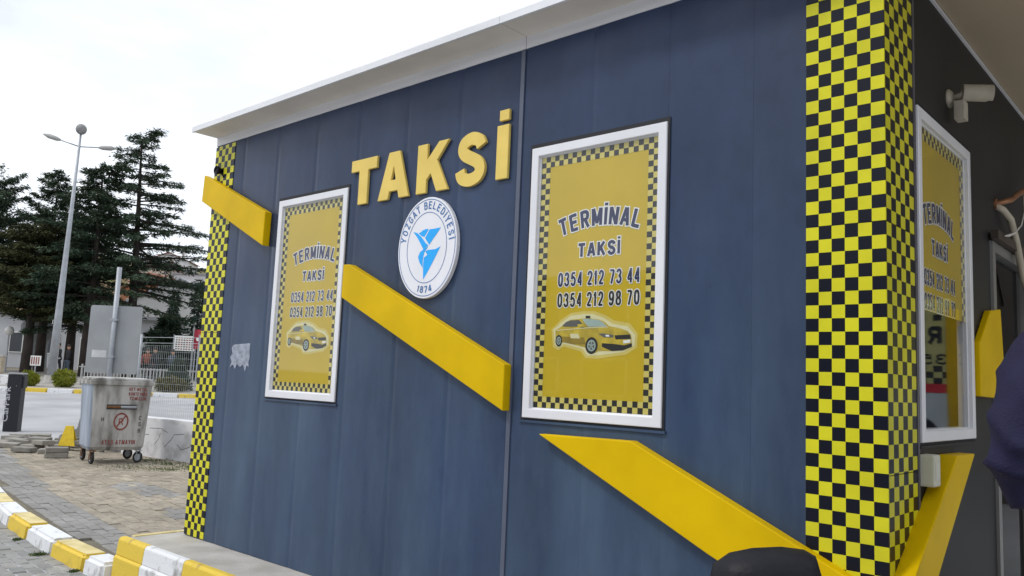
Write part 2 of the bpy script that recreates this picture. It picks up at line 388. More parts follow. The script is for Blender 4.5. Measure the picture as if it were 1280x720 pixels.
whitep_m = mat('poster_white_print', (0.80, 0.80, 0.77), 0.5, var=0.04)
cargrey_m = mat('poster_grey_print', (0.10, 0.10, 0.09), 0.5)
carlite_m = mat('poster_glass_print', (0.33, 0.42, 0.38), 0.5)
carbody_m = mat('poster_car_print', (0.50, 0.37, 0.03), 0.5, var=0.3, scale=14)
carlow_m = mat('poster_car_low_print', (0.26, 0.18, 0.015), 0.5, var=0.2, scale=14)
halo_m = mat('poster_halo_print', (0.68, 0.63, 0.36), 0.5, var=0.05)
halo2_m = mat('poster_halo_edge_print', (0.62, 0.50, 0.12), 0.5, var=0.05)
cyan_m = mat('cyan_print', (0.005, 0.40, 0.95), 0.45, var=0.05)
blue_m = mat('blue_line_print', (0.05, 0.16, 0.40), 0.45)
disc_m = mat('white_disc_paint', (0.80, 0.80, 0.84), 0.4, var=0.03)
alu_m = mat('aluminium', (0.26, 0.255, 0.25), 0.45, metal=0.5, var=0.06)
conc_m = mat('concrete', (0.36, 0.34, 0.31), 0.85, col2=(0.50, 0.48, 0.45), scale=3.5, bump=0.35, bscale=60, detail=8)
kerb_y = mat('kerb_yellow_paint', (0.36, 0.26, 0.08), 0.7, col2=(0.70, 0.50, 0.05), scale=6, bump=0.35, bscale=40, ramp=(0.30, 0.44), detail=8)
kerb_w = mat('kerb_white_paint', (0.27, 0.26, 0.25), 0.75, col2=(0.72, 0.73, 0.75), scale=7, bump=0.4, bscale=40, ramp=(0.29, 0.44), detail=9)
kerb_yt = mat('kerb_faded_yellow_paint', (0.50, 0.40, 0.16), 0.8, col2=(0.70, 0.59, 0.30), scale=6, bump=0.35, bscale=40, ramp=(0.3, 0.6), detail=9)
bark_m = mat('bark', (0.045, 0.035, 0.03), 0.9, var=0.3, scale=5, bump=0.8, bscale=20, stretch=(1, 1, .3))
steel_m = mat('galvanised_pole', (0.36, 0.38, 0.41), 0.5, metal=0.3, var=0.12, scale=4)
black_m = mat('black_plastic', (0.008, 0.008, 0.012), 0.5, var=0.15, bump=0.15, bscale=120, spec=0.2)
tyre_m = mat('black_rubber', (0.02, 0.02, 0.02), 0.8)
glass = glass_mat('window_glass'); glass_side = glass_mat('entrance_glass', boost=0.85); glass_door = glass_mat('door_glass', boost=0.45, tint=(.80, .82, .82))

# ------------------------------------------------------------------ terrain: flat street, road rising away beyond, hill far off
DX, DY = -0.710, 0.704      # away from the kiosk across the road
TX, TY = 0.704, 0.710       # along the far kerb
def st(x, y): return x * DX + y * DY, x * TX + y * TY
def xy(s, t): return s * DX + t * TX, s * DY + t * TY
def gz(x, y):
    s = x * DX + y * DY
    return -0.32 + 0.0286 * max(0.0, min(s, 110) - 11.0)
def sheet(name, ss, ts, dz, m, kind='structure', zf=None, skip=None):
    mb = MB(); nt_ = len(ts)
    for s_ in ss:
        for t_ in ts:
            x, y = xy(s_, t_); mb.v.append((x, y, (zf(s_, t_) if zf else gz(x, y)) + dz))
    for i in range(len(ss) - 1):
        for j in range(nt_ - 1):
            mb.f.append((i * nt_ + j, i * nt_ + j + 1, (i + 1) * nt_ + j + 1, (i + 1) * nt_ + j)); mb.m.append(0)
    return tag(mb.build(name, m), kind=kind)
ground_m = mat('earth_and_dry_grass', (0.13, 0.11, 0.07), 0.95, col2=(0.20, 0.18, 0.13), scale=0.3, bump=0.3, bscale=4)
asph_m = mat('worn_asphalt', (0.30, 0.30, 0.31), 0.9, col2=(0.42, 0.42, 0.43), scale=0.55, bump=0.25, bscale=150, detail=9)
pave_far_m = mat('far_pavement_concrete', (0.33, 0.31, 0.28), 0.9, var=0.12, scale=1.2, bump=0.2)
sheet('ground', [-900, -300, -100, -40, 0, 11, 30, 60, 85, 110, 400, 900], [-900, -300, -100, -40, 0, 40, 100, 300, 900], -0.012, ground_m)
sheet('road', [-60, -20, 0, 11, 18, 26.5], [-90, -40, -10, 0, 20, 60], 0.0, asph_m)
sheet('far_pavement', [26.7, 32, 38, 44], [-70, -30, 0, 30], 0.13, pave_far_m)

# the far kerb, yellow and white by turns
fk = tag(MB().box(-40, 20, 0, 0.02, -0.3, -0.02).build('far_kerb', conc_m), kind='structure')
fk.location = (*xy(26.55, -10), gz(*xy(26.55, -10)) - 0.2); fk.rotation_euler = (0, 0, math.atan2(TY, TX))
ky = MB().box(-0.47, 0.47, -0.13, 0.15, -0.16, 0.15).build('kerb_stone', kerb_y, fk, bevel=0.02)
kw = MB().box(-0.47, 0.47, -0.13, 0.15, -0.16, 0.15).build('kerb_stone', kerb_w, fk, bevel=0.02)
ky.location = (-20.5, 0, 0.2); kw.location = (-19.5, 0, 0.2)
for i in range(36):
    share(ky if i % 2 == 0 else kw, fk, (-18.5 + i, 0, 0.2))

def hillz(s, t):
    k = max(0.0, min(1.0, (s - 112) / 175.0)); k = k * k * (3 - 2 * k) * 0.45 + k * 0.55
    n = 2.2 * math.sin(t * .05 + 1) + 1.6 * math.sin(s * .07 + t * .031) + 1.0 * math.sin(t * .17 + s * .11)
    return 2.0 + k * 34 + n * min(1, max(0, (s - 112) / 60)) - (0.6 if s < 113 else 0)
hill_m = mat('dry_hillside', (0.16, 0.10, 0.05), 0.95, col2=(0.15, 0.16, 0.06), scale=0.09, bump=0.6, bscale=1.5, detail=8, ramp=(0.4, 0.6))
sheet('hill', list(np.linspace(110, 460, 36)), list(np.linspace(-330, 330, 60)), 0.0, hill_m, zf=hillz)

# ------------------------------------------------------------------ pavement beside the kiosk with its paving stones
SW = -0.20
def kerb_back(x):
    a = -x
    if a < 0: return -0.33
    return -0.33 + 0.022 * a * a if a < 4.6 else 0.1355 + 0.2 * (a - 4.6)
sw_mb = MB()
xs = [-0.15, -1, -2, -3, -4, -5, -6, -7, -8, -9, -10.3]
for x in xs: sw_mb.v += [(x, kerb_back(x), SW - 0.018), (x, 4.1, SW - 0.018)]
for i in range(len(xs) - 1): sw_mb.f.append((2 * i, 2 * i + 1, 2 * i + 3, 2 * i + 2)); sw_mb.m.append(0)
joint_m = mat('sandy_joint', (0.13, 0.11, 0.08), 0.95, col2=(0.20, 0.18, 0.13), scale=9)
sidewalk = tag(sw_mb.build('sidewalk', joint_m), kind='structure')
beige_m = per_object_mat('beige_paver', [(0.27, 0.235, 0.18), (0.35, 0.305, 0.235), (0.31, 0.265, 0.21), (0.37, 0.325, 0.255), (0.26, 0.225, 0.18)])
grey_m = per_object_mat('grey_paver', [(0.235, 0.225, 0.21), (0.28, 0.27, 0.255), (0.25, 0.24, 0.225), (0.30, 0.29, 0.275)])
def paver_mesh(lx, ly, h, m, name):
    return MB().box(-lx / 2, lx / 2, -ly / 2, ly / 2, -h, 0).build(name, m, sidewalk, bevel=0.004, seg=1)
PA = math.atan2(-0.13, 1.0)
pb = paver_mesh(0.194, 0.095, 0.03, beige_m, 'paver'); pg = paver_mesh(0.194, 0.095, 0.03, grey_m, 'paver')
cells = []
ca, sa = math.cos(PA), math.sin(PA)
for j in range(-20, 70):
    for i in range(-58, 10):
        lx = (i + 0.5 * (j % 2)) * 0.2; ly = j * 0.1 - 0.5
        x = lx * ca - ly * sa; y = lx * sa + ly * ca
        if x < -10.0 or x > -0.275 or y > 3.9 or y < kerb_back(x) + 0.05: continue
        band = y - kerb_back(x) < 0.46
        if not band and ((x + 3.81) ** 2 / 0.5 + (y - 1.43) ** 2 / 0.06 < 1 or (x + 1.79) ** 2 / 0.25 + (y - 1.0) ** 2 / 0.03 < 1): band = random.random() < 0.8
        cells.append(((x - 6.2) ** 2 + (y + 3.2) ** 2, x, y, band))
cells.sort()
# stones hidden behind the kiosk from the photo's side come last
def seen(x, y): return (y - -3.204) * (0 - 6.203) - (x - 6.203) * (0 - -3.204) > -0.5
cells.sort(key=lambda c: (not seen(c[1], c[2]), c[0]))
rest = {True: MB(), False: MB()}
first = {True: pg, False: pb}; used = {True: False, False: False}
for n, (_, x, y, band) in enumerate(cells):
    tilt = (random.gauss(0, 0.012), random.gauss(0, 0.012), PA + random.gauss(0, 0.012))
    dz = random.gauss(0, 0.0025)
    if n < 300:
        if not used[band]: o = first[band]; used[band] = True
        else: o = first[band].copy(); COL.objects.link(o); o.parent = sidewalk
        o.location = (x, y, SW + dz); o.rotation_euler = tilt
    else:
        T = Matrix.Translation((x, y, SW + dz)) @ Matrix.Rotation(tilt[2], 4, 'Z') @ Matrix.Rotation(tilt[0], 4, 'X')
        k = 0.004
        vs = [(-.097, -.0475, -.02), (.097, -.0475, -.02), (.097, .0475, -.02), (-.097, .0475, -.02),
              (-.097, -.0475, -k), (.097, -.0475, -k), (.097, .0475, -k), (-.097, .0475, -k),
              (-.093, -.0435, 0), (.093, -.0435, 0), (.093, .0435, 0), (-.093, .0435, 0)]
        fs = [(8, 9, 10, 11)] + [(a, a % 4 + 1 if False else (a + 1) % 4, 4 + (a + 1) % 4, 4 + a) for a in range(4)] + [(4 + a, 4 + (a + 1) % 4, 8 + (a + 1) % 4, 8 + a) for a in range(4)]
        rest[band].add(vs, fs, int(random.random() * 3), T)
bm_ = [mat('beige_paver_a', (0.28, 0.24, 0.185), 0.9, var=0.2, scale=2.0, bump=0.4), mat('beige_paver_b', (0.34, 0.295, 0.23), 0.9, var=0.2, scale=2.0, bump=0.4), mat('beige_paver_c', (0.31, 0.27, 0.21), 0.9, var=0.2, scale=2.5, bump=0.4)]
gm_ = [mat('grey_paver_a', (0.235, 0.225, 0.21), 0.9, var=0.2, scale=2, bump=0.4), mat('grey_paver_b', (0.27, 0.26, 0.245), 0.9, var=0.2, scale=2, bump=0.4), mat('grey_paver_c', (0.25, 0.24, 0.225), 0.9, var=0.2, scale=2, bump=0.4)]
tag(rest[False].build('paver_field', bm_, sidewalk), kind='stuff')
if rest[True].v: tag(rest[True].build('paver_band', gm_, sidewalk), kind='stuff')

# kerb in front of the pavement, white and yellow stones
kerb = tag(MB().box(-9, -0.2, 0, 0.05, -0.6, -0.4).build('kerb', conc_m), kind='structure')
xk = -0.178; idx = 0
while xk > -9.6:
    L_ = 0.352 if idx == 0 else 0.75; xa, xb = xk, xk - L_
    ya, yb = kerb_back(xa), kerb_back(xb)
    ang = math.atan2(yb - ya, xb - xa) + PI
    c = ((xa + xb) / 2, (ya + yb) / 2 - 0.10)
    if idx % 2 == 0: mats_ = [kerb_w, kerb_w]
    else: mats_ = [kerb_y, kerb_yt]
    mb = MB()
    hl = L_ / 2 - 0.006
    prof = [(-0.118, -0.24), (-0.092, 0.0), (0.10, 0.0), (0.10, -0.24)]
    vs = [(sx * hl, a, b) for sx in (-1, 1) for a, b in prof]
    for f_, mi_ in (((0, 1, 5, 4), 0), ((1, 2, 6, 5), 1), ((2, 3, 7, 6), 1), ((3, 2, 1, 0), 0), ((4, 5, 6, 7), 0)): mb.add(vs, [f_], mi_)
    o = mb.build('kerb_stone', mats_, kerb)
    bm = bmesh.new(); bm.from_mesh(o.data); bmesh.ops.remove_doubles(bm, verts=bm.verts, dist=1e-5); bmesh.ops.recalc_face_normals(bm, faces=bm.faces)
    bmesh.ops.bevel(bm, geom=[e for e in bm.edges if e.calc_face_angle(0) > 0.4], offset=0.026, segments=3, affect='EDGES', clamp_overlap=True)
    bm.to_mesh(o.data); bm.free()
    o.location = (c[0], c[1], SW + 0.012 + random.gauss(0, 0.004)); o.rotation_euler = (random.gauss(0, .01), random.gauss(0, .006), ang)
    xk -= L_; idx += 1

# street setts in front of the kerb
street = tag(MB().box(-7, 7, -3, -0.3, -0.6, -0.35).build('street', joint_m), kind='structure')
sett_m = per_object_mat('grey_sett', [(0.24, 0.24, 0.235), (0.31, 0.31, 0.30), (0.27, 0.265, 0.25), (0.34, 0.335, 0.32)], bump=0.5)
setts = []
bs = MB().box(-0.096, 0.096, -0.046, 0.046, -0.04, 0).build('sett', sett_m, street, bevel=0.006, seg=1)
for j in range(0, 16):
    for i in range(-40, 12):
        lx = (i + 0.5 * (j % 2)) * 0.2; x = lx; y = kerb_back(x) - 0.30 - j * 0.1 + 0.06
        setts.append((x, y))
def vis_rank(p):      # nearest to the lower left corner of the photo first
    return (p[0] + 1.5) ** 2 + (p[1] + 0.7) ** 2 * 1.5
setts.sort(key=vis_rank)
far_set = MB()
for n, (x, y) in enumerate(setts):
    if n < 280:
        o = bs if n == 0 else bs.copy()
        if n: COL.objects.link(o); o.parent = street
        o.location = (x, y, -0.312 + random.gauss(0, 0.003)); o.rotation_euler = (random.gauss(0, .02), random.gauss(0, .02), random.gauss(-0.1, .03))
    else: far_set.box(x - .096, x + .096, y - .046, y + .046, -0.34, -0.312 + random.gauss(0, .003))
tag(far_set.build('sett_field', mat('grey_sett_far', (0.28, 0.275, 0.265), 0.9, var=0.25, scale=3, bump=0.4), street), kind='stuff')

# ------------------------------------------------------------------ concrete apron round the kiosk with painted edge
apron = tag(MB().box(-0.135, 7.6, -0.395, 3.3, -0.5, -0.004).build('apron', conc_m, bevel=0.006), kind='structure')
x = -0.165; i = 0
for x1 in (0.27, 0.85, 1.45, 2.05, 2.65, 3.25, 3.85, 4.45, 5.05, 5.65, 6.3, 7.0, 7.6):
    m_ = kerb_y if i % 2 == 0 else kerb_w
    mb = MB(); mb.prism([(-0.440, -0.125), (-0.428, -0.016), (-0.412, 0.001), (-0.372, 0.002), (-0.372, -0.125)], 0, x1 - x - 0.004, 0)
    o = mb.build('edge_stone', m_, apron, bevel=0.006)
    o.matrix_local = Matrix(((0, 1, 0, x), (1, 0, 0, 0), (0, 0, 1, 0), (0, 0, 0, 1)))
    mb = MB(); mb.prism([(-0.470, -0.50), (-0.456, -0.14), (-0.440, -0.126), (-0.36, -0.126), (-0.36, -0.5)], 0, x1 - x - 0.004, 0)
    o = mb.build('base_stone', m_, apron, bevel=0.008)
    o.matrix_local = Matrix(((0, 1, 0, x), (1, 0, 0, 0), (0, 0, 1, 0), (0, 0, 0, 1)))
    x = x1; i += 1
MB().box(-0.172, -0.112, -0.33, 0.0, -0.4, 0.003).build('edge_stone', kerb_yt, apron, bevel=0.008)
MB().box(-0.170, -0.112, 0.004, 1.6, -0.4, 0.002).build('edge_stone', kerb_yt, apron, bevel=0.008)

# ------------------------------------------------------------------ the kiosk
L = 5.196; H = 3.08
kiosk = empty('taxi_kiosk', 'dark anthracite taxi kiosk with yellow slanted boards, checkered corners and a white eave', 'kiosk', (0, 0, 0))
TF = frame_T((0, 0, 0), (1, 0, 0), (0, -1, 0))           # front wall frame (a = x, d = +y)
TS = frame_T((L, 0, 0), (0, 1, 0), (1, 0, 0))            # entrance wall frame (a = y, d = -x)
ribs = [0.0, 0.45, 0.93, 1.42, 1.90, 2.38, 2.85, 3.325, 3.80, 4.24, 4.66, L]
for a, b in zip(ribs[:-1], ribs[1:]):
    e = 0.03; mid = (a + b) / 2; hw = (b - a) / 2
    poly = [(a + 0.0008, 0.06), (a + 0.0003, 0.0034), (a + e, 0.0004), (mid - hw * .5, -0.0012), (mid, -0.0016), (mid + hw * .5, -0.0012), (b - e, 0.0004), (b - 0.0003, 0.0034), (b - 0.0008, 0.06)]
    mb = MB(); n = len(poly)
    vs = [(p, q, z) for z in (0.0, H) for p, q in poly]
    mb.add(vs, [(i, (i + 1) % n, n + (i + 1) % n, n + i) for i in range(n)] + [tuple(range(n)), tuple(range(2 * n - 1, n - 1, -1))])
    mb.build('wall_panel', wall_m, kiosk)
strip_m = mat('wall_joint_strip', (0.085, 0.10, 0.145), 0.35, var=0.1)
MB().box(3.311, 3.339, -0.006, 0.004, 0.0, H - 0.002).build('joint_strip', strip_m, kiosk, bevel=0.003)
# other walls
def wp(name, y0, y1, z0, z1, m=wall_side_m): return MB().box(L - 0.062, L, y0, y1, z0, z1).build(name, m, kiosk)
wy0, wy1, wz0, wz1 = 0.396, 1.257, 1.10, 2.507
D0, D1, DZ = 1.69, 2.62, 2.13
wp('side_panel', 0.061, wy0, 0, H); wp('side_panel', wy0, wy1, 0, wz0); wp('side_panel', wy0, wy1, wz1, H)
wp('side_panel', wy1, D0, 0, H); wp('side_panel', D0, D1, DZ, H); wp('side_panel', D1, 3.0, 0, H)
inner_m = mat('grey_inner_wall', (0.22, 0.22, 0.22), 0.8)
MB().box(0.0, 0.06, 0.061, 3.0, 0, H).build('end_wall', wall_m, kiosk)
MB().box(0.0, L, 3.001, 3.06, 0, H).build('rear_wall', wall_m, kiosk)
MB().box(0.061, L - 0.064, 0.062, 3.0, 0.0, 0.03).build('inner_floor', inner_m, kiosk)
# eave: pale frieze, soffit and fascia in two lengths with an open joint between them
JX = 3.34
for a, b in ((-0.004, JX - 0.002), (JX + 0.002, L + 0.01)):
    MB().box(a, b, -0.004, 0.05, H + 0.001, 3.150).build('frieze', fascia_m, kiosk)
    MB().box(a, b, -0.212, 0.05, 3.1505, 3.16).build('soffit', soffit_m, kiosk)
    mb = MB(); mb.add([(x_, y_, z_) for x_ in (a - 0.002, b) for y_, z_ in ((-0.222, 3.146), (-0.222, 3.186), (-0.216, 3.196), (-0.19, 3.20), (-0.19, 3.165), (-0.205, 3.165), (-0.205, 3.146))],
                      [(0, 1, 8, 7), (1, 2, 9, 8), (2, 3, 10, 9), (3, 4, 11, 10), (4, 5, 12, 11), (5, 6, 13, 12), (6, 0, 7, 13), (0, 6, 5, 4, 3, 2, 1), (7, 8, 9, 10, 11, 12, 13)])
    mb.build('fascia', fascia_m, kiosk)
MB().box(0.0, L + 2.0, -0.19, 3.3, 3.166, 3.20).build('roof', fascia_m, kiosk)
MB().box(L + 0.012, L + 2.0, -0.212, 3.3, 3.085, 3.164).build('canopy_soffit', canopy_m, kiosk)
MB().box(L + 0.012, L + 2.02, -0.226, -0.214, 3.06, 3.202).build('canopy_fascia', fascia_m, kiosk)
MB().box(L + 0.0005, L + 0.011, 0.0, 3.0, H - 0.012, 3.083).build('corner_bead', fascia_m, kiosk)
MB().box(L + 1.88, L + 1.98, 3.1, 3.2, 0, 3.084).build('canopy_post', alu_m, kiosk)

# checkered foil panels on the corners, each sheet 18 rows of cells
def foil(name, T, a0, a1, z0, z1, ncol, nrow, col0, row0, d=-0.006):
    mb = MB(); mb.box(a0, a1, d, 0.0005 if d > -0.02 else d + 0.01, z0, z1, 0, T)
    o = mb.build(name, check_m, kiosk)
    uvl = o.data.uv_layers.new(name='UVMap')
    Ti = T.inverted()
    for lp in o.data.loops:
        p = Ti @ o.data.vertices[lp.vertex_index].co
        uvl.data[lp.index].uv = (col0 + (p.x - a0) / (a1 - a0) * ncol + 0.0005 * 0, row0 + (z1 - p.z) / (z1 - z0) * nrow)
    # a hair inside the cell so that the checker never sits on its own edge
    return o
CH = 0.0523
def foil_set(T, a0, a1, ncol, col0, seams, ztop, zbot):
    zs = [ztop] + [z for z in seams if zbot < z < ztop] + [zbot]
    for zu, zl in zip(zs[:-1], zs[1:]):
        g = 0.0018
        foil('checker_sheet', T, a0, a1, zl + g, zu - g, ncol, (zu - zl - 2 * g) / CH, col0, (2.882 - zu) / CH + 400)
foil_set(TF, 4.895, L + 0.0055, 6, 300, [2.881, 1.940], 3.07, 0.55)
foil_set(TS, 0.001, 0.345, 6, 306, [2.881, 1.940, 0.990], 3.06, 0.004)
foil_set(TF, 0.002, 0.300, 6, 301, [2.5, 1.56, 0.62], 3.07, 0.004)
MB().box(L, L + 0.009, 0.350, 0.372, 0.004, 3.06).build('edge_trim', mat('purple_grey_trim', (0.09, 0.085, 0.10), 0.4), kiosk)

# windows: frame, dark ring for the gap shade, glass and the printed poster behind the glass
def ring(mb, a0, a1, z0, z1, wd, prof, T, mi=0):
    """mitred frame; prof = list of (inset from the outer edge, depth)"""
    loops = []
    for ins, d in prof:
        loops.append([(a0 + ins, d, z0 + ins), (a1 - ins, d, z0 + ins), (a1 - ins, d, z1 - ins), (a0 + ins, d, z1 - ins)])
    vs = [p for l in loops for p in l]; fs = []
    for i in range(len(loops) - 1):
        for k in range(4): fs.append((4 * i + k, 4 * i + (k + 1) % 4, 4 * i + 4 + (k + 1) % 4, 4 * i + 4 + k))
    mb.add(vs, fs, mi, T)
def checker_border(mb, a0, a1, z0, z1, cell, d, T, sides):
    na = max(2, round((a1 - a0) / cell)); nz = max(2, round((z1 - z0) / cell)); ca_ = (a1 - a0) / na; cz = (z1 - z0) / nz
    for i in range(na):
        for j in range(nz):
            edge = ('l' in sides and i < 2) or ('r' in sides and i >= na - 2) or ('b' in sides and j < 2) or ('t' in sides and j >= nz - 2)
            if not edge: continue
            p = [(a0 + i * ca_, d, z0 + j * cz), (a0 + (i + 1) * ca_, d, z0 + j * cz), (a0 + (i + 1) * ca_, d, z0 + (j + 1) * cz), (a0 + i * ca_, d, z0 + (j + 1) * cz)]
            mb.add(p, [(0, 1, 2, 3)], 2 if (i + j) % 2 == 0 else 1, T)
CAR = dict(
 halo2=[(3.582, 1.546), (3.644, 1.597), (3.702, 1.627), (3.774, 1.634), (3.845, 1.633), (3.91, 1.612), (3.962, 1.585), (4.052, 1.57), (4.098, 1.52), (4.095, 1.457), (4.034, 1.422), (3.94, 1.411), (3.877, 1.402), (3.80, 1.404), (3.771, 1.436), (3.663, 1.459), (3.63, 1.441), (3.595, 1.457)],
 halo=[(3.595, 1.546), (3.653, 1.585), (3.702, 1.613), (3.774, 1.619), (3.835, 1.619), (3.904, 1.598), (3.952, 1.57), (4.042, 1.555), (4.084, 1.514), (4.081, 1.467), (4.026, 1.436), (3.936, 1.425), (3.877, 1.418), (3.808, 1.417), (3.781, 1.449), (3.663, 1.473), (3.636, 1.455), (3.608, 1.466)],
 body=[(3.607, 1.542), (3.645, 1.56), (3.672, 1.581), (3.703, 1.593), (3.766, 1.597), (3.801, 1.599), (3.871, 1.592), (3.905, 1.581), (3.935, 1.558), (3.994, 1.548), (4.039, 1.534), (4.062, 1.514), (4.067, 1.46), (4.026, 1.443), (3.952, 1.439), (3.876, 1.439), (3.86, 1.43), (3.816, 1.43), (3.796, 1.456), (3.727, 1.47), (3.658, 1.482), (3.645, 1.47), (3.626, 1.472), (3.611, 1.499)],
 low=[(3.611, 1.512), (3.79, 1.505), (3.80, 1.47), (3.727, 1.47), (3.658, 1.482), (3.645, 1.47), (3.626, 1.472), (3.613, 1.495)],
 side=[(3.652, 1.565), (3.676, 1.583), (3.703, 1.590), (3.753, 1.591), (3.766, 1.582), (3.789, 1.559), (3.781, 1.551), (3.75, 1.558), (3.659, 1.559)],
 shield=[(3.775, 1.594), (3.801, 1.597), (3.871, 1.59), (3.897, 1.579), (3.923, 1.557), (3.811, 1.557), (3.791, 1.576)],
 grille=[(3.968, 1.514), (4.055, 1.517), (4.062, 1.497), (3.975, 1.494)],
 lamp=[(3.873, 1.522), (3.899, 1.524), (3.962, 1.516), (3.962, 1.504), (3.908, 1.504)],
 bumper=[(3.896, 1.477), (3.967, 1.473), (4.025, 1.467), (4.067, 1.477), (4.067, 1.46), (4.017, 1.443), (3.956, 1.439), (3.897, 1.459)],
 plate=[(4.018, 1.489), (4.058, 1.494), (4.06, 1.48), (4.02, 1.475)],
 decal=[(3.702, 1.523), (3.752, 1.524), (3.765, 1.500), (3.707, 1.501)],
 top=[(3.794, 1.611), (3.822, 1.610), (3.823, 1.598), (3.794, 1.599)])
def flat(mb, poly, d, mi, T, dx=0.0):
    mb.add([(a + dx, d, z) for a, z in poly], [tuple(range(len(poly)))], mi, T)
def poster(parent, T, xc, a0, a1, z0, z1, d, sides, car=True):
    mats_ = [poster_y, poster_l, poster_k, navy_m, whitep_m, halo_m, carbody_m, cargrey_m, carlite_m, carlow_m, halo2_m]
    mb = MB()
    mb.add([(a0, d, z0), (a1, d, z0), (a1, d, z1), (a0, d, z1)], [(0, 1, 2, 3)], 0, T)
    checker_border(mb, a0, a1, z0, z1, 0.0285, d - 0.001, T, sides)
    for gr_, mi, dd in ((0.0055, 4, 0.0012), (0.0, 3, 0.0022)):
        text_bold(mb, 'TERMİNAL', xc - 0.243, xc + 0.243, 2.056, 0.086, d - dd, mi, 0.0170, gr_, arc=0.76, T=T)
        text_bold(mb, 'TAKSİ', xc - 0.130, xc + 0.130, 1.906, 0.066, d - dd, mi, 0.0152, gr_, T=T)
    for gr_, mi, dd in ((0.0045, 4, 0.0012), (0.0, 3, 0.0022)):
        text_bold(mb, '0354 212 73 44', xc - 0.248, xc + 0.248, 1.762, 0.070, d - dd, mi, 0.0108, gr_, T=T)
        text_bold(mb, '0354 212 98 70', xc - 0.248, xc + 0.248, 1.657, 0.070, d - dd, 2 if mi == 3 else 4, 0.0108, gr_, T=T)
    if car:
        dx = xc - 3.858
        flat(mb, CAR['halo2'], d - 0.0008, 10, T, dx)
        flat(mb, CAR['halo'], d - 0.0012, 5, T, dx); flat(mb, CAR['body'], d - 0.0018, 6, T, dx); flat(mb, CAR['low'], d - 0.0021, 9, T, dx)
        flat(mb, CAR['side'], d - 0.0024, 7, T, dx); flat(mb, CAR['shield'], d - 0.0024, 8, T, dx)
        for k in ('grille', 'bumper', 'lamp', 'top'): flat(mb, CAR[k], d - 0.0024, 2 if k != 'lamp' else 7, T, dx)
        flat(mb, CAR['plate'], d - 0.0029, 4, T, dx); flat(mb, CAR['decal'], d - 0.0027, 5, T, dx)
        lp = [(3.915, 1.516), (3.935, 1.517), (3.94, 1.508), (3.92, 1.508)]; flat(mb, lp, d - 0.0029, 4, T, dx)
        mir = [(3.745, 1.569), (3.785, 1.571), (3.79, 1.556), (3.75, 1.558)]; flat(mb, mir, d - 0.0029, 6, T, dx)
        ln = [(3.615, 1.543), (3.80, 1.553), (3.93, 1.556), (3.93, 1.552), (3.80, 1.549), (3.615, 1.539)]; flat(mb, ln, d - 0.0029, 5, T, dx)
        for cx, cz, rx, rz in ((3.835, 1.465, 0.037, 0.041), (3.632, 1.489, 0.021, 0.029)):
            for k, mi, dd in ((1.0, 2, 0.0026), (0.68, 8, 0.0030), (0.5, 7, 0.0033)):
                flat(mb, [(cx + rx * k * math.cos(u * PI / 10), cz + rz * k * math.sin(u * PI / 10)) for u in range(20)], d - dd, mi, T, dx)
            for u in range(5):
                a_ = u * 2 * PI / 5 + .3; p, q = (-math.sin(a_), math.cos(a_)), (math.cos(a_), math.sin(a_))
                flat(mb, [(cx + rx * .62 * (k1 * q[0] + k2 * p[0]), cz + rz * .62 * (k1 * q[1] + k2 * p[1])) for k1, k2 in ((0.05, -.1), (.95, -.12), (.95, .12), (0.05, .1))], d - 0.0036, 8, T, dx)
    return mb.build('poster', mats_, parent)
def window(T, a0, a1, z0, z1, xc, label, z_poster=None, sides='lrtb'):
    win = bpy.data.objects.new('window', None); COL.objects.link(win); win.parent = kiosk; win.empty_display_size = 0.1
    if label: win['label'] = label
    mb = MB(); ring(mb, a0 - 0.016, a1 + 0.012, z0 - 0.012, z1 + 0.024, 0, [(0, -0.0018), (0, -0.0035), (0.05, -0.0035)], T); mb.build('shadow_gap', groove_m, win)  # dark ring painting in the shade of the gap round the frame
    mb = MB(); ring(mb, a0, a1, z0, z1, 0, [(0, 0.03), (0, -0.012), (0.003, -0.0145), (0.043, -0.0145), (0.046, -0.012), (0.046, 0.004), (0.053, 0.008), (0.053, 0.05)], T)
    mb.build('frame', white_m, win, bevel=0.0)
    g = 0.05
    mb = MB(); mb.box(a0 - 0.02, a1 + 0.02, -0.012, -0.0005, z0 - 0.024, z0 - 0.0125, 0, T); mb.build('sill', wall_m if T is TF else wall_side_m, win)
    pa0, pa1, pz0, pz1 = a0 + g, a1 - g, z0 + g, z1 - g
    mb = MB(); mb.add([(pa0, 0.0055, pz0), (pa1, 0.0055, pz0), (pa1, 0.0055, pz1), (pa0, 0.0055, pz1)], [(0, 1, 2, 3)], 0, T); mb.build('pane', glass if T is TF else glass_side, win)
    poster(win, T, xc, pa0 + 0.004, pa1 - 0.004, z_poster if z_poster else pz0 + 0.004, pz1 - 0.004, 0.0115, sides, car=z_poster is None)
    if z_poster is None:
        mb = MB(); mb.box(pa0 + 0.002, pa1 - 0.002, 0.014, 0.055, pz0, pz1, 0, T); mb.build('backing', groove_m, win)
    return win
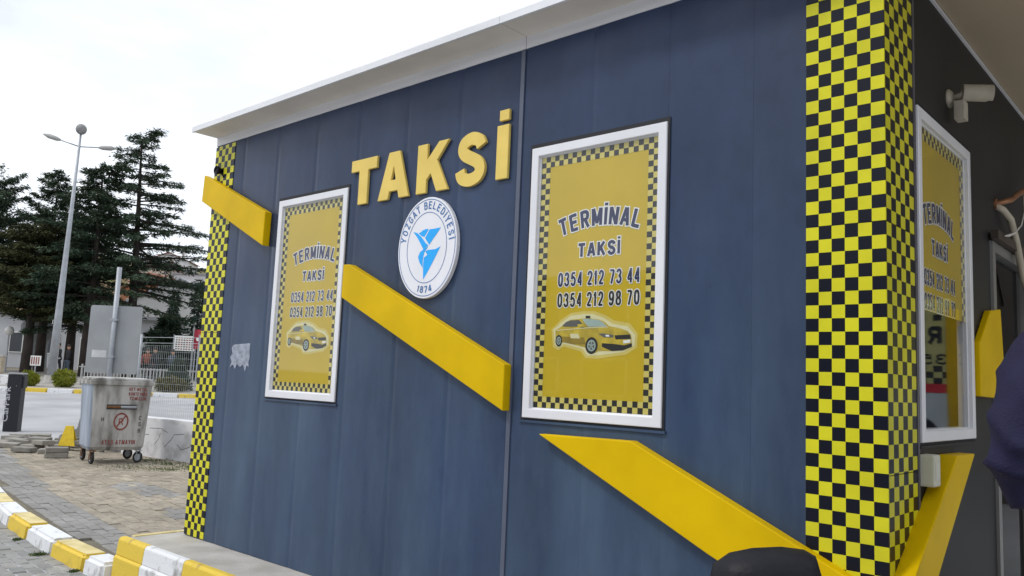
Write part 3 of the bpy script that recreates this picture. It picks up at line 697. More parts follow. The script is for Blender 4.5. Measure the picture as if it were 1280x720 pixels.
# the wall panels stop behind the frames; cut the three panes' openings
def cut(obj_list, x0, x1, z0, z1, axis):
    for o in obj_list:
        bm = bmesh.new(); bm.from_mesh(o.data)
        for co, no in (((x0, 0, 0), (1, 0, 0)), ((x1, 0, 0), (1, 0, 0)), ((0, 0, z0), (0, 0, 1)), ((0, 0, z1), (0, 0, 1))):
            bmesh.ops.bisect_plane(bm, geom=bm.verts[:] + bm.edges[:] + bm.faces[:], plane_co=co, plane_no=no)
        dl = [f for f in bm.faces if x0 < f.calc_center_median().x < x1 and z0 < f.calc_center_median().z < z1]
        bmesh.ops.delete(bm, geom=dl, context='FACES'); bm.to_mesh(o.data); bm.free()
fp = [o for o in kiosk.children if o.name.startswith('wall_panel')]
for a0, a1 in ((1.013, 1.826), (3.423, 4.243)):
    cut(fp, a0 + 0.004, a1 - 0.004, 1.098 + 0.004, 2.503 - 0.004, 'x')
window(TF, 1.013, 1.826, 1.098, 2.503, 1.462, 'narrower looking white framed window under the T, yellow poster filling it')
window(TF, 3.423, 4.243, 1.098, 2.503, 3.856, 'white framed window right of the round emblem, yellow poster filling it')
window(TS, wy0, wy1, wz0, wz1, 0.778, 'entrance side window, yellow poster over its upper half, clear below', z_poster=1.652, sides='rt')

# yellow slanted boards
def board(name, T, poly, t, bevel=0.006):
    mb = MB(); mb.prism(poly, -t, -0.0025, 0, T)
    return mb.build(name, yellow_m, kiosk, bevel=bevel, seg=2)
board('slanted_board', TF, [(-0.055, 2.838), (-0.066, 2.622), (0.902, 2.182), (0.908, 2.432)], 0.06)
board('slanted_board', TF, [(1.893, 1.978), (1.953, 1.976), (3.331, 1.362), (3.330, 1.124), (1.893, 1.766)], 0.06)
board('slanted_board', TF, [(3.577, 1.026), (4.118, 1.033), (5.12, 0.596), (L + 0.075, 0.564), (L + 0.075, 0.290), (4.504, 0.606)], 0.062)
board('slanted_board', TS, [(-0.058, 0.563), (0.660, 1.046), (0.955, 1.043), (-0.058, 0.29)], 0.075)
board('slanted_board', TS, [(1.284, 1.562), (1.517, 1.738), (1.74, 1.765), (1.80, 1.41), (1.61, 1.296), (1.275, 1.300)], 0.035)

# entrance door
door = bpy.data.objects.new('door', None); COL.objects.link(door); door.parent = kiosk; door.empty_display_size = 0.1
mb = MB(); ring(mb, D0, D1, 0.03, DZ, 0, [(0, 0.03), (0, -0.015), (0.055, -0.015), (0.055, 0.04)], TS); mb.build('frame', alu_m, door)
MB().box(D0 + 0.06, D0 + 0.115, 0.005, 0.03, 0.04, DZ - 0.06, 0, TS).build('stile', alu_m, door)
MB().box(D0 + 0.12, D0 + 0.15, 0.018, 0.034, 0.04, DZ - 0.06, 0, TS).build('seal', groove_m, door)
MB().box(D0 + 0.155, D0 + 0.20, 0.012, 0.03, 0.04, DZ - 0.06, 0, TS).build('stile', alu_m, door)
mb = MB(); mb.add([(D0 + 0.2, 0.022, 0.04), (D1 - 0.06, 0.022, 0.04), (D1 - 0.06, 0.022, DZ - 0.06), (D0 + 0.2, 0.022, DZ - 0.06)], [(0, 1, 2, 3)], 0, TS); mb.build('pane', glass_door, door)
MB().box(D0 - 0.04, D1 + 0.04, -0.05, -0.016, DZ + 0.003, DZ + 0.05, 0, TS).build('lintel', mat('brown_lintel', (0.05, 0.035, 0.025), 0.6), door)
MB().tube([TS @ Vector(p) for p in ((D1 - 0.12, 0.02, 1.0), (D1 - 0.12, -0.05, 1.0), (D1 - 0.12, -0.05, 1.25), (D1 - 0.12, 0.02, 1.25))], 0.009).build('handle', alu_m, door, smooth=True)

# raised letters TAKSİ
sign = empty('raised_lettering', 'pale yellow raised letters spelling TAKSİ above the round emblem', 'sign', (2.5, 0, 2.366))
def letter(polys, t0=-0.022):
    mb = MB(); 
    T = TF
    for p in polys: mb.prism(p, -0.022, -0.0025, 0, T)
    return mb
def put(name, mb):
    o = mb.build(name, letter_m, None, bevel=0.0025, seg=1); o.parent = sign; o.matrix_parent_inverse = Matrix.Translation((-2.5, 0, -2.366)); return o
put('letter', letter([[(1.864, 2.669), (2.126, 2.669), (2.126, 2.592), (2.040, 2.592), (2.040, 2.369), (1.948, 2.369), (1.948, 2.592), (1.864, 2.592)]]))
# A with its counter: outline and hole filled, then given thickness
bmA = bmesh.new(); esA = []
for lp in ([(2.244, 2.668), (2.346, 2.668), (2.446, 2.368), (2.355, 2.368), (2.340, 2.417), (2.263, 2.417), (2.250, 2.368), (2.152, 2.368)], [(2.295, 2.575), (2.318, 2.488), (2.272, 2.488)]):
    vA = [bmA.verts.new((a, -0.022, b)) for a, b in lp]
    esA += [bmA.edges.new((vA[k], vA[(k + 1) % len(vA)])) for k in range(len(vA))]
bmesh.ops.triangle_fill(bmA, edges=esA, use_beauty=True)
rA = bmesh.ops.extrude_face_region(bmA, geom=bmA.faces[:])
bmesh.ops.translate(bmA, verts=[v for v in rA['geom'] if isinstance(v, bmesh.types.BMVert)], vec=(0, 0.0195, 0))
mA = MB(); bmA.verts.index_update(); mA.add([tuple(v.co) for v in bmA.verts], [tuple(v.index for v in f.verts) for f in bmA.faces], 0, TF @ Matrix.Identity(4)); bmA.free()
put('letter', mA)
put('letter', letter([[(2.514, 2.668), (2.602, 2.668), (2.602, 2.570), (2.700, 2.668), (2.786, 2.668), (2.690, 2.555), (2.792, 2.367), (2.692, 2.367), (2.638, 2.480), (2.602, 2.445), (2.602, 2.367), (2.514, 2.367)]]))
def s_letter():
    c = []
    for k in range(0, 13):            # upper bowl from the right tip over the top to the middle
        a = R(8 + k * 19.5); c.append((2.972 + 0.078 * math.cos(a), 2.590 + 0.055 * math.sin(a)))
    for k in range(0, 13):
        a = R(66 - k * 20.5); c.append((2.964 + 0.078 * math.cos(a), 2.445 + 0.046 * math.sin(a)))
    return c
def stroke(pts, wd):
    n = len(pts); Lf, Rt = [], []
    for i, (a, b) in enumerate(pts):
        p, q = pts[max(0, i - 1)], pts[min(n - 1, i + 1)]
        dx, dz = q[0] - p[0], q[1] - p[1]; l = math.hypot(dx, dz); nx, nz = -dz / l, dx / l
        Lf.append((a + nx * wd / 2, b + nz * wd / 2)); Rt.append((a - nx * wd / 2, b - nz * wd / 2))
    return Lf, Rt
def smooth_path(ctrl, n=8):
    out = []
    P = [ctrl[0]] + ctrl + [ctrl[-1]]
    for i in range(1, len(P) - 2):
        for k in range(n):
            t = k / n
            out.append(tuple(0.5 * ((2 * P[i][c]) + (-P[i - 1][c] + P[i + 1][c]) * t + (2 * P[i - 1][c] - 5 * P[i][c] + 4 * P[i + 1][c] - P[i + 2][c]) * t * t + (-P[i - 1][c] + 3 * P[i][c] - 3 * P[i + 1][c] + P[i + 2][c]) * t ** 3) for c in (0, 1)))
    out.append(ctrl[-1]); return out
spath = smooth_path([(3.050, 2.584), (3.030, 2.618), (2.974, 2.636), (2.916, 2.616), (2.903, 2.578), (2.925, 2.546), (2.975, 2.520), (3.025, 2.492), (3.046, 2.452), (3.024, 2.412), (2.964, 2.396), (2.905, 2.414), (2.886, 2.458)], 6)
mbS = MB(); lf, rt = stroke(spath, 0.074); n = len(lf)
ring_ = lf + rt[::-1]
vs = [(a, -0.022, b) for a, b in lf] + [(a, -0.022, b) for a, b in rt] + [(a, -0.0025, b) for a, b in lf] + [(a, -0.0025, b) for a, b in rt]
fs = []
for i in range(n - 1):
    fs += [(i, i + 1, n + i + 1, n + i), (2 * n + i, 3 * n + i, 3 * n + i + 1, 2 * n + i + 1), (i, 2 * n + i, 2 * n + i + 1, i + 1), (n + i, n + i + 1, 3 * n + i + 1, 3 * n + i)]
fs += [(0, n, 3 * n, 2 * n), (n - 1, 3 * n - 1, 4 * n - 1, 2 * n - 1)]
mbS.add(vs, fs, 0, TF)
oS = mbS.build('letter', letter_m, None); oS.parent = sign; oS.matrix_parent_inverse = Matrix.Translation((-2.5, 0, -2.366))
put('letter', letter([[(3.168, 2.672), (3.256, 2.672), (3.256, 2.368), (3.168, 2.368)], [(3.182, 2.757), (3.253, 2.757), (3.253, 2.697), (3.182, 2.697)]]))

# round municipal emblem
emb = empty('round_emblem', 'white oval emblem with bright blue Z shaped motif, below the letters TAKSİ', 'emblem', (2.648, 0, 2.034))
def ell(cx, cz, rx, rz, n=64): return [(cx + rx * math.cos(2 * PI * k / n), cz + rz * math.sin(2 * PI * k / n)) for k in range(n)]
EC = (2.648, 2.034)
def put_e(name, mb, m, bevel=0, lab=None):
    o = mb.build(name, m, None, bevel=bevel); o.parent = emb; o.matrix_parent_inverse = Matrix.Translation((-2.648, 0, -2.034)); return o
mb = MB(); mb.prism(ell(*EC, 0.253, 0.300), -0.03, -0.0025, 0, TF); put_e('disc', mb, disc_m, 0.003)
def ering(mb, rx, rz, wd, d):
    n = 72; vs = []
    for k in range(n):
        a = 2 * PI * k / n; vs += [(EC[0] + rx * math.cos(a), d, EC[1] + rz * math.sin(a)), (EC[0] + (rx - wd) * math.cos(a), d, EC[1] + (rz - wd) * math.sin(a))]
    mb.add(vs, [(2 * k, (2 * k + 2) % (2 * n), (2 * k + 3) % (2 * n), 2 * k + 1) for k in range(n)], 0, TF)
mb = MB(); ering(mb, 0.242, 0.288, 0.004, -0.0312); ering(mb, 0.172, 0.211, 0.004, -0.0312)
# lettering round the rim
def rim_text(mb, txt, a_start, a_end, h, inward, d, off=0.0):
    ws = [NARROW.get(c, 1.0) + .32 for c in txt]; tot = sum(ws); pos = 0
    for c, w_ in zip(txt, ws):
        mid = a_start + (a_end - a_start) * (pos + w_ / 2) / tot; pos += w_
        if c == ' ': continue
        a = R(mid); rx, rz = 0.189, 0.229
        px, pz = EC[0] + rx * math.cos(a), EC[1] + rz * math.sin(a)
        nx, nz = math.cos(a) / rx, math.sin(a) / rz; l = math.hypot(nx, nz); nx, nz = nx / l, nz / l
        tx, tz = nz, -nx
        if inward: tx, tz, nx, nz = -nz, nx, -nx, -nz; px, pz = px - nx * h, pz - nz * h
        cw = .034 * NARROW.get(c, 1.0)
        text_bold(mb, c, -cw / 2, cw / 2, 0, h, 0, 0, 0.0074, T=TF, fn=lambda x, y, od: (px + tx * x + nx * y, d - od * .0001, pz + tz * x + nz * y))
rim_text(mb, 'YOZGAT BELEDİYESİ', 172, 6, 0.045, False, -0.0315, 0.012)
rim_text(mb, '1874', 252, 288, 0.038, True, -0.0315, 0.012)
put_e('rim_print', mb, blue_m)
mb = MB()
flat(mb, [(2.526, 2.136), (2.560, 2.128), (2.600, 2.100), (2.640, 2.060), (2.665, 2.044), (2.623, 2.023), (2.599, 2.055), (2.566, 2.097)], -0.0312, 0, TF)
flat(mb, [(2.572, 2.126), (2.590, 2.128), (2.607, 2.138), (2.635, 2.145), (2.660, 2.141), (2.625, 2.098), (2.600, 2.106)], -0.0312, 0, TF)
flat(mb, [(2.668, 2.140), (2.715, 2.140), (2.764, 2.143), (2.731, 2.107), (2.698, 2.076), (2.672, 2.048), (2.632, 2.090)], -0.0312, 0, TF)
flat(mb, [(2.664, 2.038), (2.618, 2.022), (2.595, 2.010), (2.580, 1.982), (2.593, 1.951), (2.624, 1.915), (2.622, 1.965), (2.632, 2.005)], -0.0312, 0, TF)
flat(mb, [(2.640, 2.010), (2.660, 2.018), (2.724, 2.018), (2.769, 2.031), (2.728, 1.971), (2.683, 1.906), (2.634, 1.845), (2.628, 1.93), (2.630, 1.975), (2.66, 1.99)], -0.0312, 0, TF)
put_e('blue_motif', mb, cyan_m)

# torn sticker, switch box, small round fitting and bracket by the upper left corner
mb = MB()
tornpts = [(0.492, 1.440), (0.510, 1.464), (0.600, 1.470), (0.752, 1.476), (0.748, 1.420), (0.757, 1.370), (0.744, 1.335), (0.752, 1.300), (0.722, 1.315), (0.705, 1.268), (0.672, 1.318), (0.630, 1.300), (0.585, 1.322), (0.560, 1.285), (0.530, 1.318), (0.484, 1.292), (0.505, 1.340), (0.480, 1.370), (0.510, 1.400)]
mb.prism(tornpts, -0.004, -0.0025, 0, TF)
tag(mb.build('torn_sticker', mat('torn_foil_grey', (0.30, 0.33, 0.40), 0.45, var=0.35, scale=18, bump=0.6, bscale=40)), 'torn silvery sticker remnant on the dark wall left of the windows', 'sticker')
sb = empty('outlet_box', 'small cream outlet box on the wall under the entrance side window', 'outlet box', (L, 0.42, 0.93))
MB().box(0.0, 0.06, -0.045, 0.045, 0.0, 0.125).build('housing', mat('cream_plastic', (0.55, 0.54, 0.44), 0.5, var=0.05), sb, bevel=0.008)
MB().box(0.0605, 0.062, -0.03, 0.03, 0.03, 0.095).build('cover', mat('cream_cover', (0.60, 0.59, 0.50), 0.4, var=0.04), sb, bevel=0.001)
rf = empty('round_wall_lamp', 'small round dark lamp on the far upper left corner above a yellow board', 'wall lamp', (0.10, 0, 2.862))
rf.scale = (.72, .55, .72)
mb = MB(); mb.lathe([(0.02, 0), (0.03, 0.01), (0.045, 0.05), (0.05, 0.085), (0.044, 0.09), (0.04, 0.07), (0.001, 0.066)], 20, 0, Matrix.Rotation(PI / 2, 4, 'X') @ Matrix.Rotation(0, 4, 'Z'))
mb.build('lamp_housing', black_m, rf, smooth=True)
MB().tube([(0, -0.005, -0.01), (0.05, -0.02, -0.04), (0.08, -0.02, -0.075), (0.075, -0.004, -0.09)], 0.008, 8).build('bracket', black_m, rf)
for k, (px, pz) in enumerate(((0.78, 1.19), (0.40, 1.02), (0.62, 0.62), (1.12, 0.58), (2.2, 0.52), (3.02, 1.9), (4.52, 1.75), (4.7, 2.1))):
    pass

# CCTV camera on the entrance wall
cc_m = mat('aged_white_metal', (0.46, 0.42, 0.34), 0.5, var=0.12, scale=12)
cc = empty('cctv_camera', 'cream bullet security camera on a bracket above the entrance side window', 'security camera', (L, 0.93, 2.69))
MB().lathe([(0.045, 0), (0.045, 0.006), (0.03, 0.02), (0.014, 0.024)], 18, 0, Matrix.Rotation(PI / 2, 4, 'Y')).build('wall_plate', cc_m, cc, smooth=False)
MB().tube([(0.02, 0, 0), (0.055, 0.0, 0.004), (0.075, 0.01, 0.02), (0.09, 0.025, 0.03)], [0.014, 0.016, 0.018, 0.016], 10).build('arm', cc_m, cc, smooth=True)
body = MB().lathe([(0.026, 0), (0.036, 0.006), (0.037, 0.105), (0.034, 0.111), (0.029, 0.105), (0.028, 0.095), (0.001, 0.093)], 20, 0).build('camera_body', cc_m, cc, smooth=False)
body.location = (0.06, -0.01, 0.012)
bd = Vector((0.80, 0.42, -0.06)).normalized(); body.rotation_euler = bd.to_track_quat('Z', 'X').to_euler()
lens = MB().lathe([(0.027, 0.094), (0.027, 0.099), (0.001, 0.0995)], 16, 0).build('lens', black_m, body)
hood = MB(); nh = 9
vsx = []
for zz in (0.0, 0.128):
    for k in range(nh):
        a = R(20 + k * 140 / (nh - 1)); vsx.append((0.041 * math.cos(a), 0.041 * math.sin(a), zz))
hood.add(vsx, [(k, k + 1, nh + k + 1, nh + k) for k in range(nh - 1)])
ho = hood.build('sun_hood', cc_m, body)
sm = ho.modifiers.new('thickness', 'SOLIDIFY'); sm.thickness = 0.003
MB().box(0.03, 0.075, -0.035, 0.035, -0.115, -0.025).build('junction_box', cc_m, cc, bevel=0.004)

# loose pipes and a wire by the door
pm_c = mat('copper_pipe', (0.36, 0.17, 0.09), 0.4, metal=0.6, var=0.2, scale=20)
pm_w = mat('ivory_hose', (0.52, 0.46, 0.36), 0.5, var=0.1)
pipe = empty('air_conditioner_pipes', 'copper pipe and ivory hose coming out of the wall above the door', 'pipes', (L, 1.845, 2.36))
MB().lathe([(0.03, 0), (0.03, 0.01), (0.001, 0.012)], 14, 0, Matrix.Rotation(PI / 2, 4, 'Y')).build('wall_sleeve', pm_c, pipe)
MB().tube([(0.0, 0, 0), (0.03, 0.02, 0.01), (0.06, 0.10, 0.035), (0.07, 0.22, 0.09), (0.10, 0.40, 0.16), (0.12, 0.62, 0.22)], 0.016, 10).build('copper_tube', pm_c, pipe, smooth=True)
MB().tube([(0.0, 0.0, -0.01), (0.03, 0.03, -0.03), (0.05, 0.12, -0.07), (0.05, 0.26, -0.18), (0.05, 0.42, -0.36), (0.06, 0.6, -0.5)], 0.019, 10).build('hose', pm_w, pipe, smooth=True)
MB().tube([(0.075, 0.34, 0.11), (0.09, 0.28, 0.0), (0.09, 0.18, -0.10), (0.08, 0.06, -0.16), (0.07, -0.04, -0.19), (0.06, -0.09, -0.20)], [0.004, 0.004, 0.004, 0.005, 0.008, 0.004], 6).build('wire', mat('white_wire', (0.65, 0.63, 0.58), 0.5), pipe, smooth=True)

# ------------------------------------------------------------------ advertising board mirrored in the entrance window
ab = empty('advertising_board', 'yellow taxi advertising board mirrored in the lower pane of the entrance window', 'board', (6.75, 5.0, 0))
TB = frame_T((6.75, 5.0, 0), (1, 0, 0), (0, -1, 0))
def put_b(name, mb, m):
    o = mb.build(name, m, None); o.parent = ab; o.matrix_parent_inverse = Matrix.Translation((-6.75, -5.0, 0)); return o
mb = MB()
lime = mat('pale_lime_print', (0.55, 0.55, 0.22), 0.6, var=0.06); pale = mat('pale_blue_print', (0.55, 0.64, 0.70), 0.6, var=0.12, scale=3); red_m = mat('red_print', (0.65, 0.03, 0.04), 0.6)
mb.box(-0.56, 0.9, 0.0, 0.04, 0.1, 1.39, 1, TB); mb.box(-0.56, 0.9, 0.0, 0.04, 1.39, 2.2, 0, TB)
mb.box(-0.56, -0.22, -0.003, -0.001, 1.34, 1.42, 4, TB)
for i in range(12):
    for j in range(3):
        if (i + j) % 2: mb.add([(-0.56 + i * .075, -0.002, 1.42 + j * .055), (-0.56 + (i + 1) * .075, -0.002, 1.42 + j * .055), (-0.56 + (i + 1) * .075, -0.002, 1.42 + (j + 1) * .055), (-0.56 + i * .075, -0.002, 1.42 + (j + 1) * .055)], [(0, 1, 2, 3)], 3, TB)
        if (i + j) % 2 and j == 0: mb.add([(-0.56 + i * .075, -0.002, 2.0), (-0.56 + (i + 1) * .075, -0.002, 2.0), (-0.56 + (i + 1) * .075, -0.002, 2.055), (-0.56 + i * .075, -0.002, 2.055)], [(0, 1, 2, 3)], 3, TB)
text_bold(mb, 'TERMİNAL', -0.84, 0.42, 1.79, 0.15, -0.002, 3, 0.04, T=TB)
text_bold(mb, '0354 212', -0.68, 0.28, 1.60, 0.09, -0.002, 3, 0.018, T=TB)
flat(mb, ell(-0.235, 0.85, 0.27, 0.27, 40), -0.002, 5, TB); flat(mb, ell(-0.235, 0.85, 0.17, 0.17, 40), -0.003, 6, TB); flat(mb, ell(-0.235, 0.85, 0.05, 0.05, 20), -0.004, 5, TB)
for u in range(5):
    a_ = u * 2 * PI / 5; flat(mb, [(-0.235 + .16 * math.cos(a_ + k), 0.85 + .16 * math.sin(a_ + k)) for k in (-.18, .18)] + [(-0.235, 0.85)], -0.0045, 5, TB)
put_b('panel', mb, [lime, pale, poster_k, poster_k, red_m, tyre_m, mat('grey_print', (0.35, 0.36, 0.38), 0.6)])
mb = MB(); mb.box(-0.62, -0.53, -0.03, 0.05, 0.0, 2.1, 0, TB); put_b('post', mb, yellow_m)
mb = MB(); mb.box(0.9, 0.96, -0.01, 0.05, 0.0, 2.25, 0, TB); put_b('post', mb, yellow_m)
ab.location.z = -0.0

# ------------------------------------------------------------------ people
def skin_body(name, joints, edges, m, parent, sub=1, root=0):
    """one continuous surface grown round a skeleton"""
    me = bpy.data.meshes.new(name); me.from_pydata([j[0] for j in joints], edges, [])
    o = bpy.data.objects.new(name, me); COL.objects.link(o)
    md = o.modifiers.new('skin', 'SKIN'); md.use_smooth_shade = True
    for i, j in enumerate(joints):
        r = j[1] if isinstance(j[1], tuple) else (j[1], j[1]); o.data.skin_vertices[0].data[i].radius = r
    o.data.skin_vertices[0].data[root].use_root = True
    sm_ = o.modifiers.new('sub', 'SUBSURF'); sm_.levels = sub; sm_.render_levels = sub
    dg = bpy.context.evaluated_depsgraph_get(); dg.update()
    m2 = bpy.data.meshes.new_from_object(o.evaluated_get(dg))
    bpy.data.objects.remove(o)
    m2.materials.clear(); m2.materials.append(m); m2.polygons.foreach_set('use_smooth', [True] * len(m2.polygons))
    o2 = bpy.data.objects.new(name, m2); COL.objects.link(o2); o2.parent = parent
    return o2
skin_tone = mat('skin', (0.45, 0.26, 0.18), 0.5, var=0.05)
hair_m = mat('dark_hair', (0.02, 0.015, 0.012), 0.6)
def head_mesh(parent, z, m=skin_tone, hair=True):
    mb = MB(); n, k = 16, 12; vs = []
    for i in range(k + 1):
        ph = PI * i / k
        for j in range(n):
            th = 2 * PI * j / n
            x_, y_, z_ = math.sin(ph) * math.cos(th), math.sin(ph) * math.sin(th), math.cos(ph)
            jaw = 1 - 0.28 * max(0, -z_) ** 1.3
            yy = y_ * 0.098 * (jaw if y_ > 0 else 1 - 0.4 * max(0, -z_)); xx = x_ * 0.076 * jaw
            if y_ > 0.75 and abs(x_) < 0.3 and -0.35 < z_ < 0.1: yy += 0.022
            if y_ > 0.6 and 0.2 < abs(x_) < 0.5 and 0.0 < z_ < 0.25: yy -= 0.008
            vs.append((xx, yy, z + z_ * 0.118))
    fs = [(i * n + j, i * n + (j + 1) % n, (i + 1) * n + (j + 1) % n, (i + 1) * n + j) for i in range(k) for j in range(n)]
    mb.add(vs, fs)
    o = mb.build('head', m, parent, smooth=True)
    for s_ in (-1, 1):
        e = MB(); e.lathe([(0.003, -.03), (0.014, -.02), (0.018, 0.0), (0.012, 0.024), (0.002, 0.03)], 8, 0, Matrix.Translation((s_ * .077, -0.005, z)) @ Matrix.Scale(0.5, 4, (1, 0, 0))); e.build('ear', m, o, smooth=True)
        e = MB(); e.lathe([(0.001, -.008), (0.008, -.003), (0.008, 0.003), (0.001, 0.008)], 8, 0, Matrix.Translation((s_ * .03, 0.084, z + .012))); e.build('eye', black_m, o, smooth=True)
    MB().tube([(-.025, .084, z - .055), (0, .09, z - .057), (.025, .084, z - .055)], .005, 6).build('mouth', mat('lips', (.35, .14, .11), .5), o)
    if hair:
        h = MB(); vs = []
        for i in range(7):
            ph = PI * 0.56 * i / 6
            for j in range(n):
                th = 2 * PI * j / n; y_ = math.sin(ph) * math.sin(th)
                cut_ = 1.0 if y_ < 0.3 else 0.8
                vs.append((math.sin(ph * cut_) * math.cos(th) * 0.083, math.sin(ph * cut_) * math.sin(th) * 0.104 - 0.004, z + 0.006 + math.cos(ph * cut_) * 0.122))
        h.add(vs, [(i * n + j, i * n + (j + 1) % n, (i + 1) * n + (j + 1) % n, (i + 1) * n + j) for i in range(6) for j in range(n)])
        h.build('hair', hair_m, o, smooth=True)
    return o
def hand(parent, wrist, direction, m=skin_tone, side=1):
    d = Vector(direction).normalized(); w0 = Vector(wrist); sx = d.cross(Vector((0, 1, 0))).normalized() if abs(d.y) < .9 else Vector((1, 0, 0)); ny = sx.cross(d).normalized()
    J = [(tuple(w0), (.026, .018)), (tuple(w0 + d * .05), (.036, .015)), (tuple(w0 + d * .085), (.038, .013))]; E_ = [(0, 1), (1, 2)]
    for k, ln in enumerate((.062, .074, .070, .055)):
        off = ny * ((k - 1.5) * .020); b = w0 + d * .085 + off; i0 = len(J)
        J += [(tuple(b), .009), (tuple(b + d * ln * .55 + sx * .006), .008), (tuple(b + d * ln * .9 + sx * .024), .007)]; E_ += [(2, i0), (i0, i0 + 1), (i0 + 1, i0 + 2)]
    i0 = len(J); b = w0 + d * .03 - ny * .03
    J += [(tuple(b), .011), (tuple(b + d * .035 - ny * .018), .010), (tuple(b + d * .062 - ny * .018 + sx * .01), .008)]; E_ += [(1, i0), (i0, i0 + 1), (i0 + 1, i0 + 2)]
    return skin_body('hand', J, E_, m, parent, 1, 0)

# person at the entrance: local frame, facing +y, standing at the origin
navy_cloth = mat('navy_jacket_cloth', (0.016, 0.015, 0.046), 0.8, spec=0.25, var=0.25, scale=6, bump=0.35, bscale=160)
trouser_m = mat('black_trouser_cloth', (0.010, 0.010, 0.012), 0.85, var=0.2, bump=0.3, bscale=200)
per = empty('person', 'person in a navy padded jacket, elbow bent and hand in pocket, near the doorway', 'person', (5.925, -0.24, 0.0), R(38))
torso_j = [((0, 0, 0.93), (.17, .12)), ((0, -0.01, 1.12), (.175, .13)), ((0, -0.015, 1.32), (.19, .135)), ((0, -0.01, 1.44), (.14, .10)), ((0, 0.005, 1.52), (.075, .07)),
           ((-.235, -0.01, 1.445), (.105, .100)), ((-.300, -0.045, 1.30), (.088, .086)), ((-.350, -0.080, 1.155), (.080, .082)), ((-.320, -0.02, 1.065), (.072, .072)), ((-.245, 0.04, 0.985), (.060, .062)),
           ((.205, -0.01, 1.43), (.085, .085)), ((.265, -0.02, 1.28), (.075, .075)), ((.285, -0.01, 1.13), (.068, .068)), ((.29, .04, 1.0), (.058, .058)), ((.29, .07, 0.90), (.05, .05))]
jk = skin_body('jacket', torso_j, [(0, 1), (1, 2), (2, 3), (3, 4), (3, 5), (5, 6), (6, 7), (7, 8), (8, 9), (3, 10), (10, 11), (11, 12), (12, 13), (13, 14)], navy_cloth, per, 3, 0)
for v in jk.data.vertices:          # creases that gather at the bent elbow
    x_, y_, z_ = v.co
    if x_ < -0.2:
        arc_ = (z_ * 0.8 - y_ * 0.6)
        k = 0.022 * (0.5 - abs(math.sin(arc_ * 30 + 5 * -x_ + 1.2 * math.sin(y_ * 22))) ** .6)
        g = math.exp(-((z_ - 1.12) / 0.20) ** 2)
        v.co += v.normal * k * (0.35 + g)
    else: v.co += v.normal * 0.003 * math.sin(z_ * 60 + x_ * 20)
leg_j = [((0, 0, 0.96), (.16, .115)), ((.095, 0, 0.84), (.092, .1)), ((.10, .02, 0.50), (.066, .07)), ((.10, -0.01, 0.12), (.052, .055)), ((.10, -0.005, 0.07), (.05, .055)),
         ((-.095, 0, 0.84), (.092, .1)), ((-.10, .02, 0.50), (.066, .07)), ((-.10, -0.01, 0.12), (.052, .055)), ((-.10, -0.005, 0.07), (.05, .055))]
skin_body('trousers', leg_j, [(0, 1), (1, 2), (2, 3), (3, 4), (0, 5), (5, 6), (6, 7), (7, 8)], trouser_m, per, 2, 0)
for s_ in (-1, 1): skin_body('shoe', [((s_ * .10, -.06, .045), (.04, .04)), ((s_ * .10, .06, .04), (.046, .036)), ((s_ * .105, .17, .032), (.042, .026))], [(0, 1), (1, 2)], black_m, per, 2)
hand(per, (.29, .075, .87), (0.02, .15, -1), side=-1)
hand(per, (-.205, .03, .975), (.25, 0, -.95))
head_mesh(per, 1.685)
MB().tube([(0, .005, 1.5), (0, .01, 1.6)], [.058, .054], 12).build('neck', skin_tone, per, smooth=True)
MB().lathe([(0.085, 1.485), (0.075, 1.53), (0.066, 1.535), (0.07, 1.49)], 16, 0, Matrix.Scale(1.1, 4, (0, 1, 0))).build('collar', navy_cloth, per, smooth=True)

# distant people beyond the road
def far_person(loc, rz, h, top, bot, label, group='people walking on the far pavement'):
    p = empty('person', label, 'person', loc, rz, group)
    s_ = h / 1.75
    J = [((0, 0, .95), (.15, .1)), ((0, 0, 1.2), (.17, .11)), ((0, 0, 1.42), (.13, .09)), ((.21, 0, 1.38), .06), ((.25, -.03, 1.12), .05), ((.24, .06, .9), .04), ((-.21, 0, 1.38), .06), ((-.25, .03, 1.12), .05), ((-.24, .1, .92), .04)]
    skin_body('coat', [(tuple(c * s_ for c in a), b) for a, b in J], [(0, 1), (1, 2), (2, 3), (3, 4), (4, 5), (2, 6), (6, 7), (7, 8)], top, p, 1)
    J = [((0, 0, .95), (.14, .1)), ((.09, .03, .85), .085), ((.1, .1, .48), .06), ((.1, .02, .06), .05), ((-.09, 0, .85), .085), ((-.1, -.02, .48), .06), ((-.1, -.14, .08), .05)]
    skin_body('trousers', [(tuple(c * s_ for c in a), b) for a, b in J], [(0, 1), (1, 2), (2, 3), (0, 4), (4, 5), (5, 6)], bot, p, 1)
    MB().lathe([(.02, 1.46), (.06, 1.5), (.085, 1.6), (.085, 1.68), (.05, 1.74), (.01, 1.755)], 10, 0, Matrix.Scale(s_, 4)).build('head', skin_tone, p, smooth=True)
    MB().lathe([(.088, 1.62), (.09, 1.69), (.055, 1.752), (.01, 1.768)], 10, 0, Matrix.Scale(s_, 4)).build('hair', hair_m, p, smooth=True)
    return p
coat_k = mat('dark_coat', (.012, .013, .018), .85); coat_r = mat('rust_coat', (.22, .06, .035), .85); coat_b = mat('slate_coat', (.05, .065, .09), .85)
def zp(x, y): return gz(x, y) + 0.13
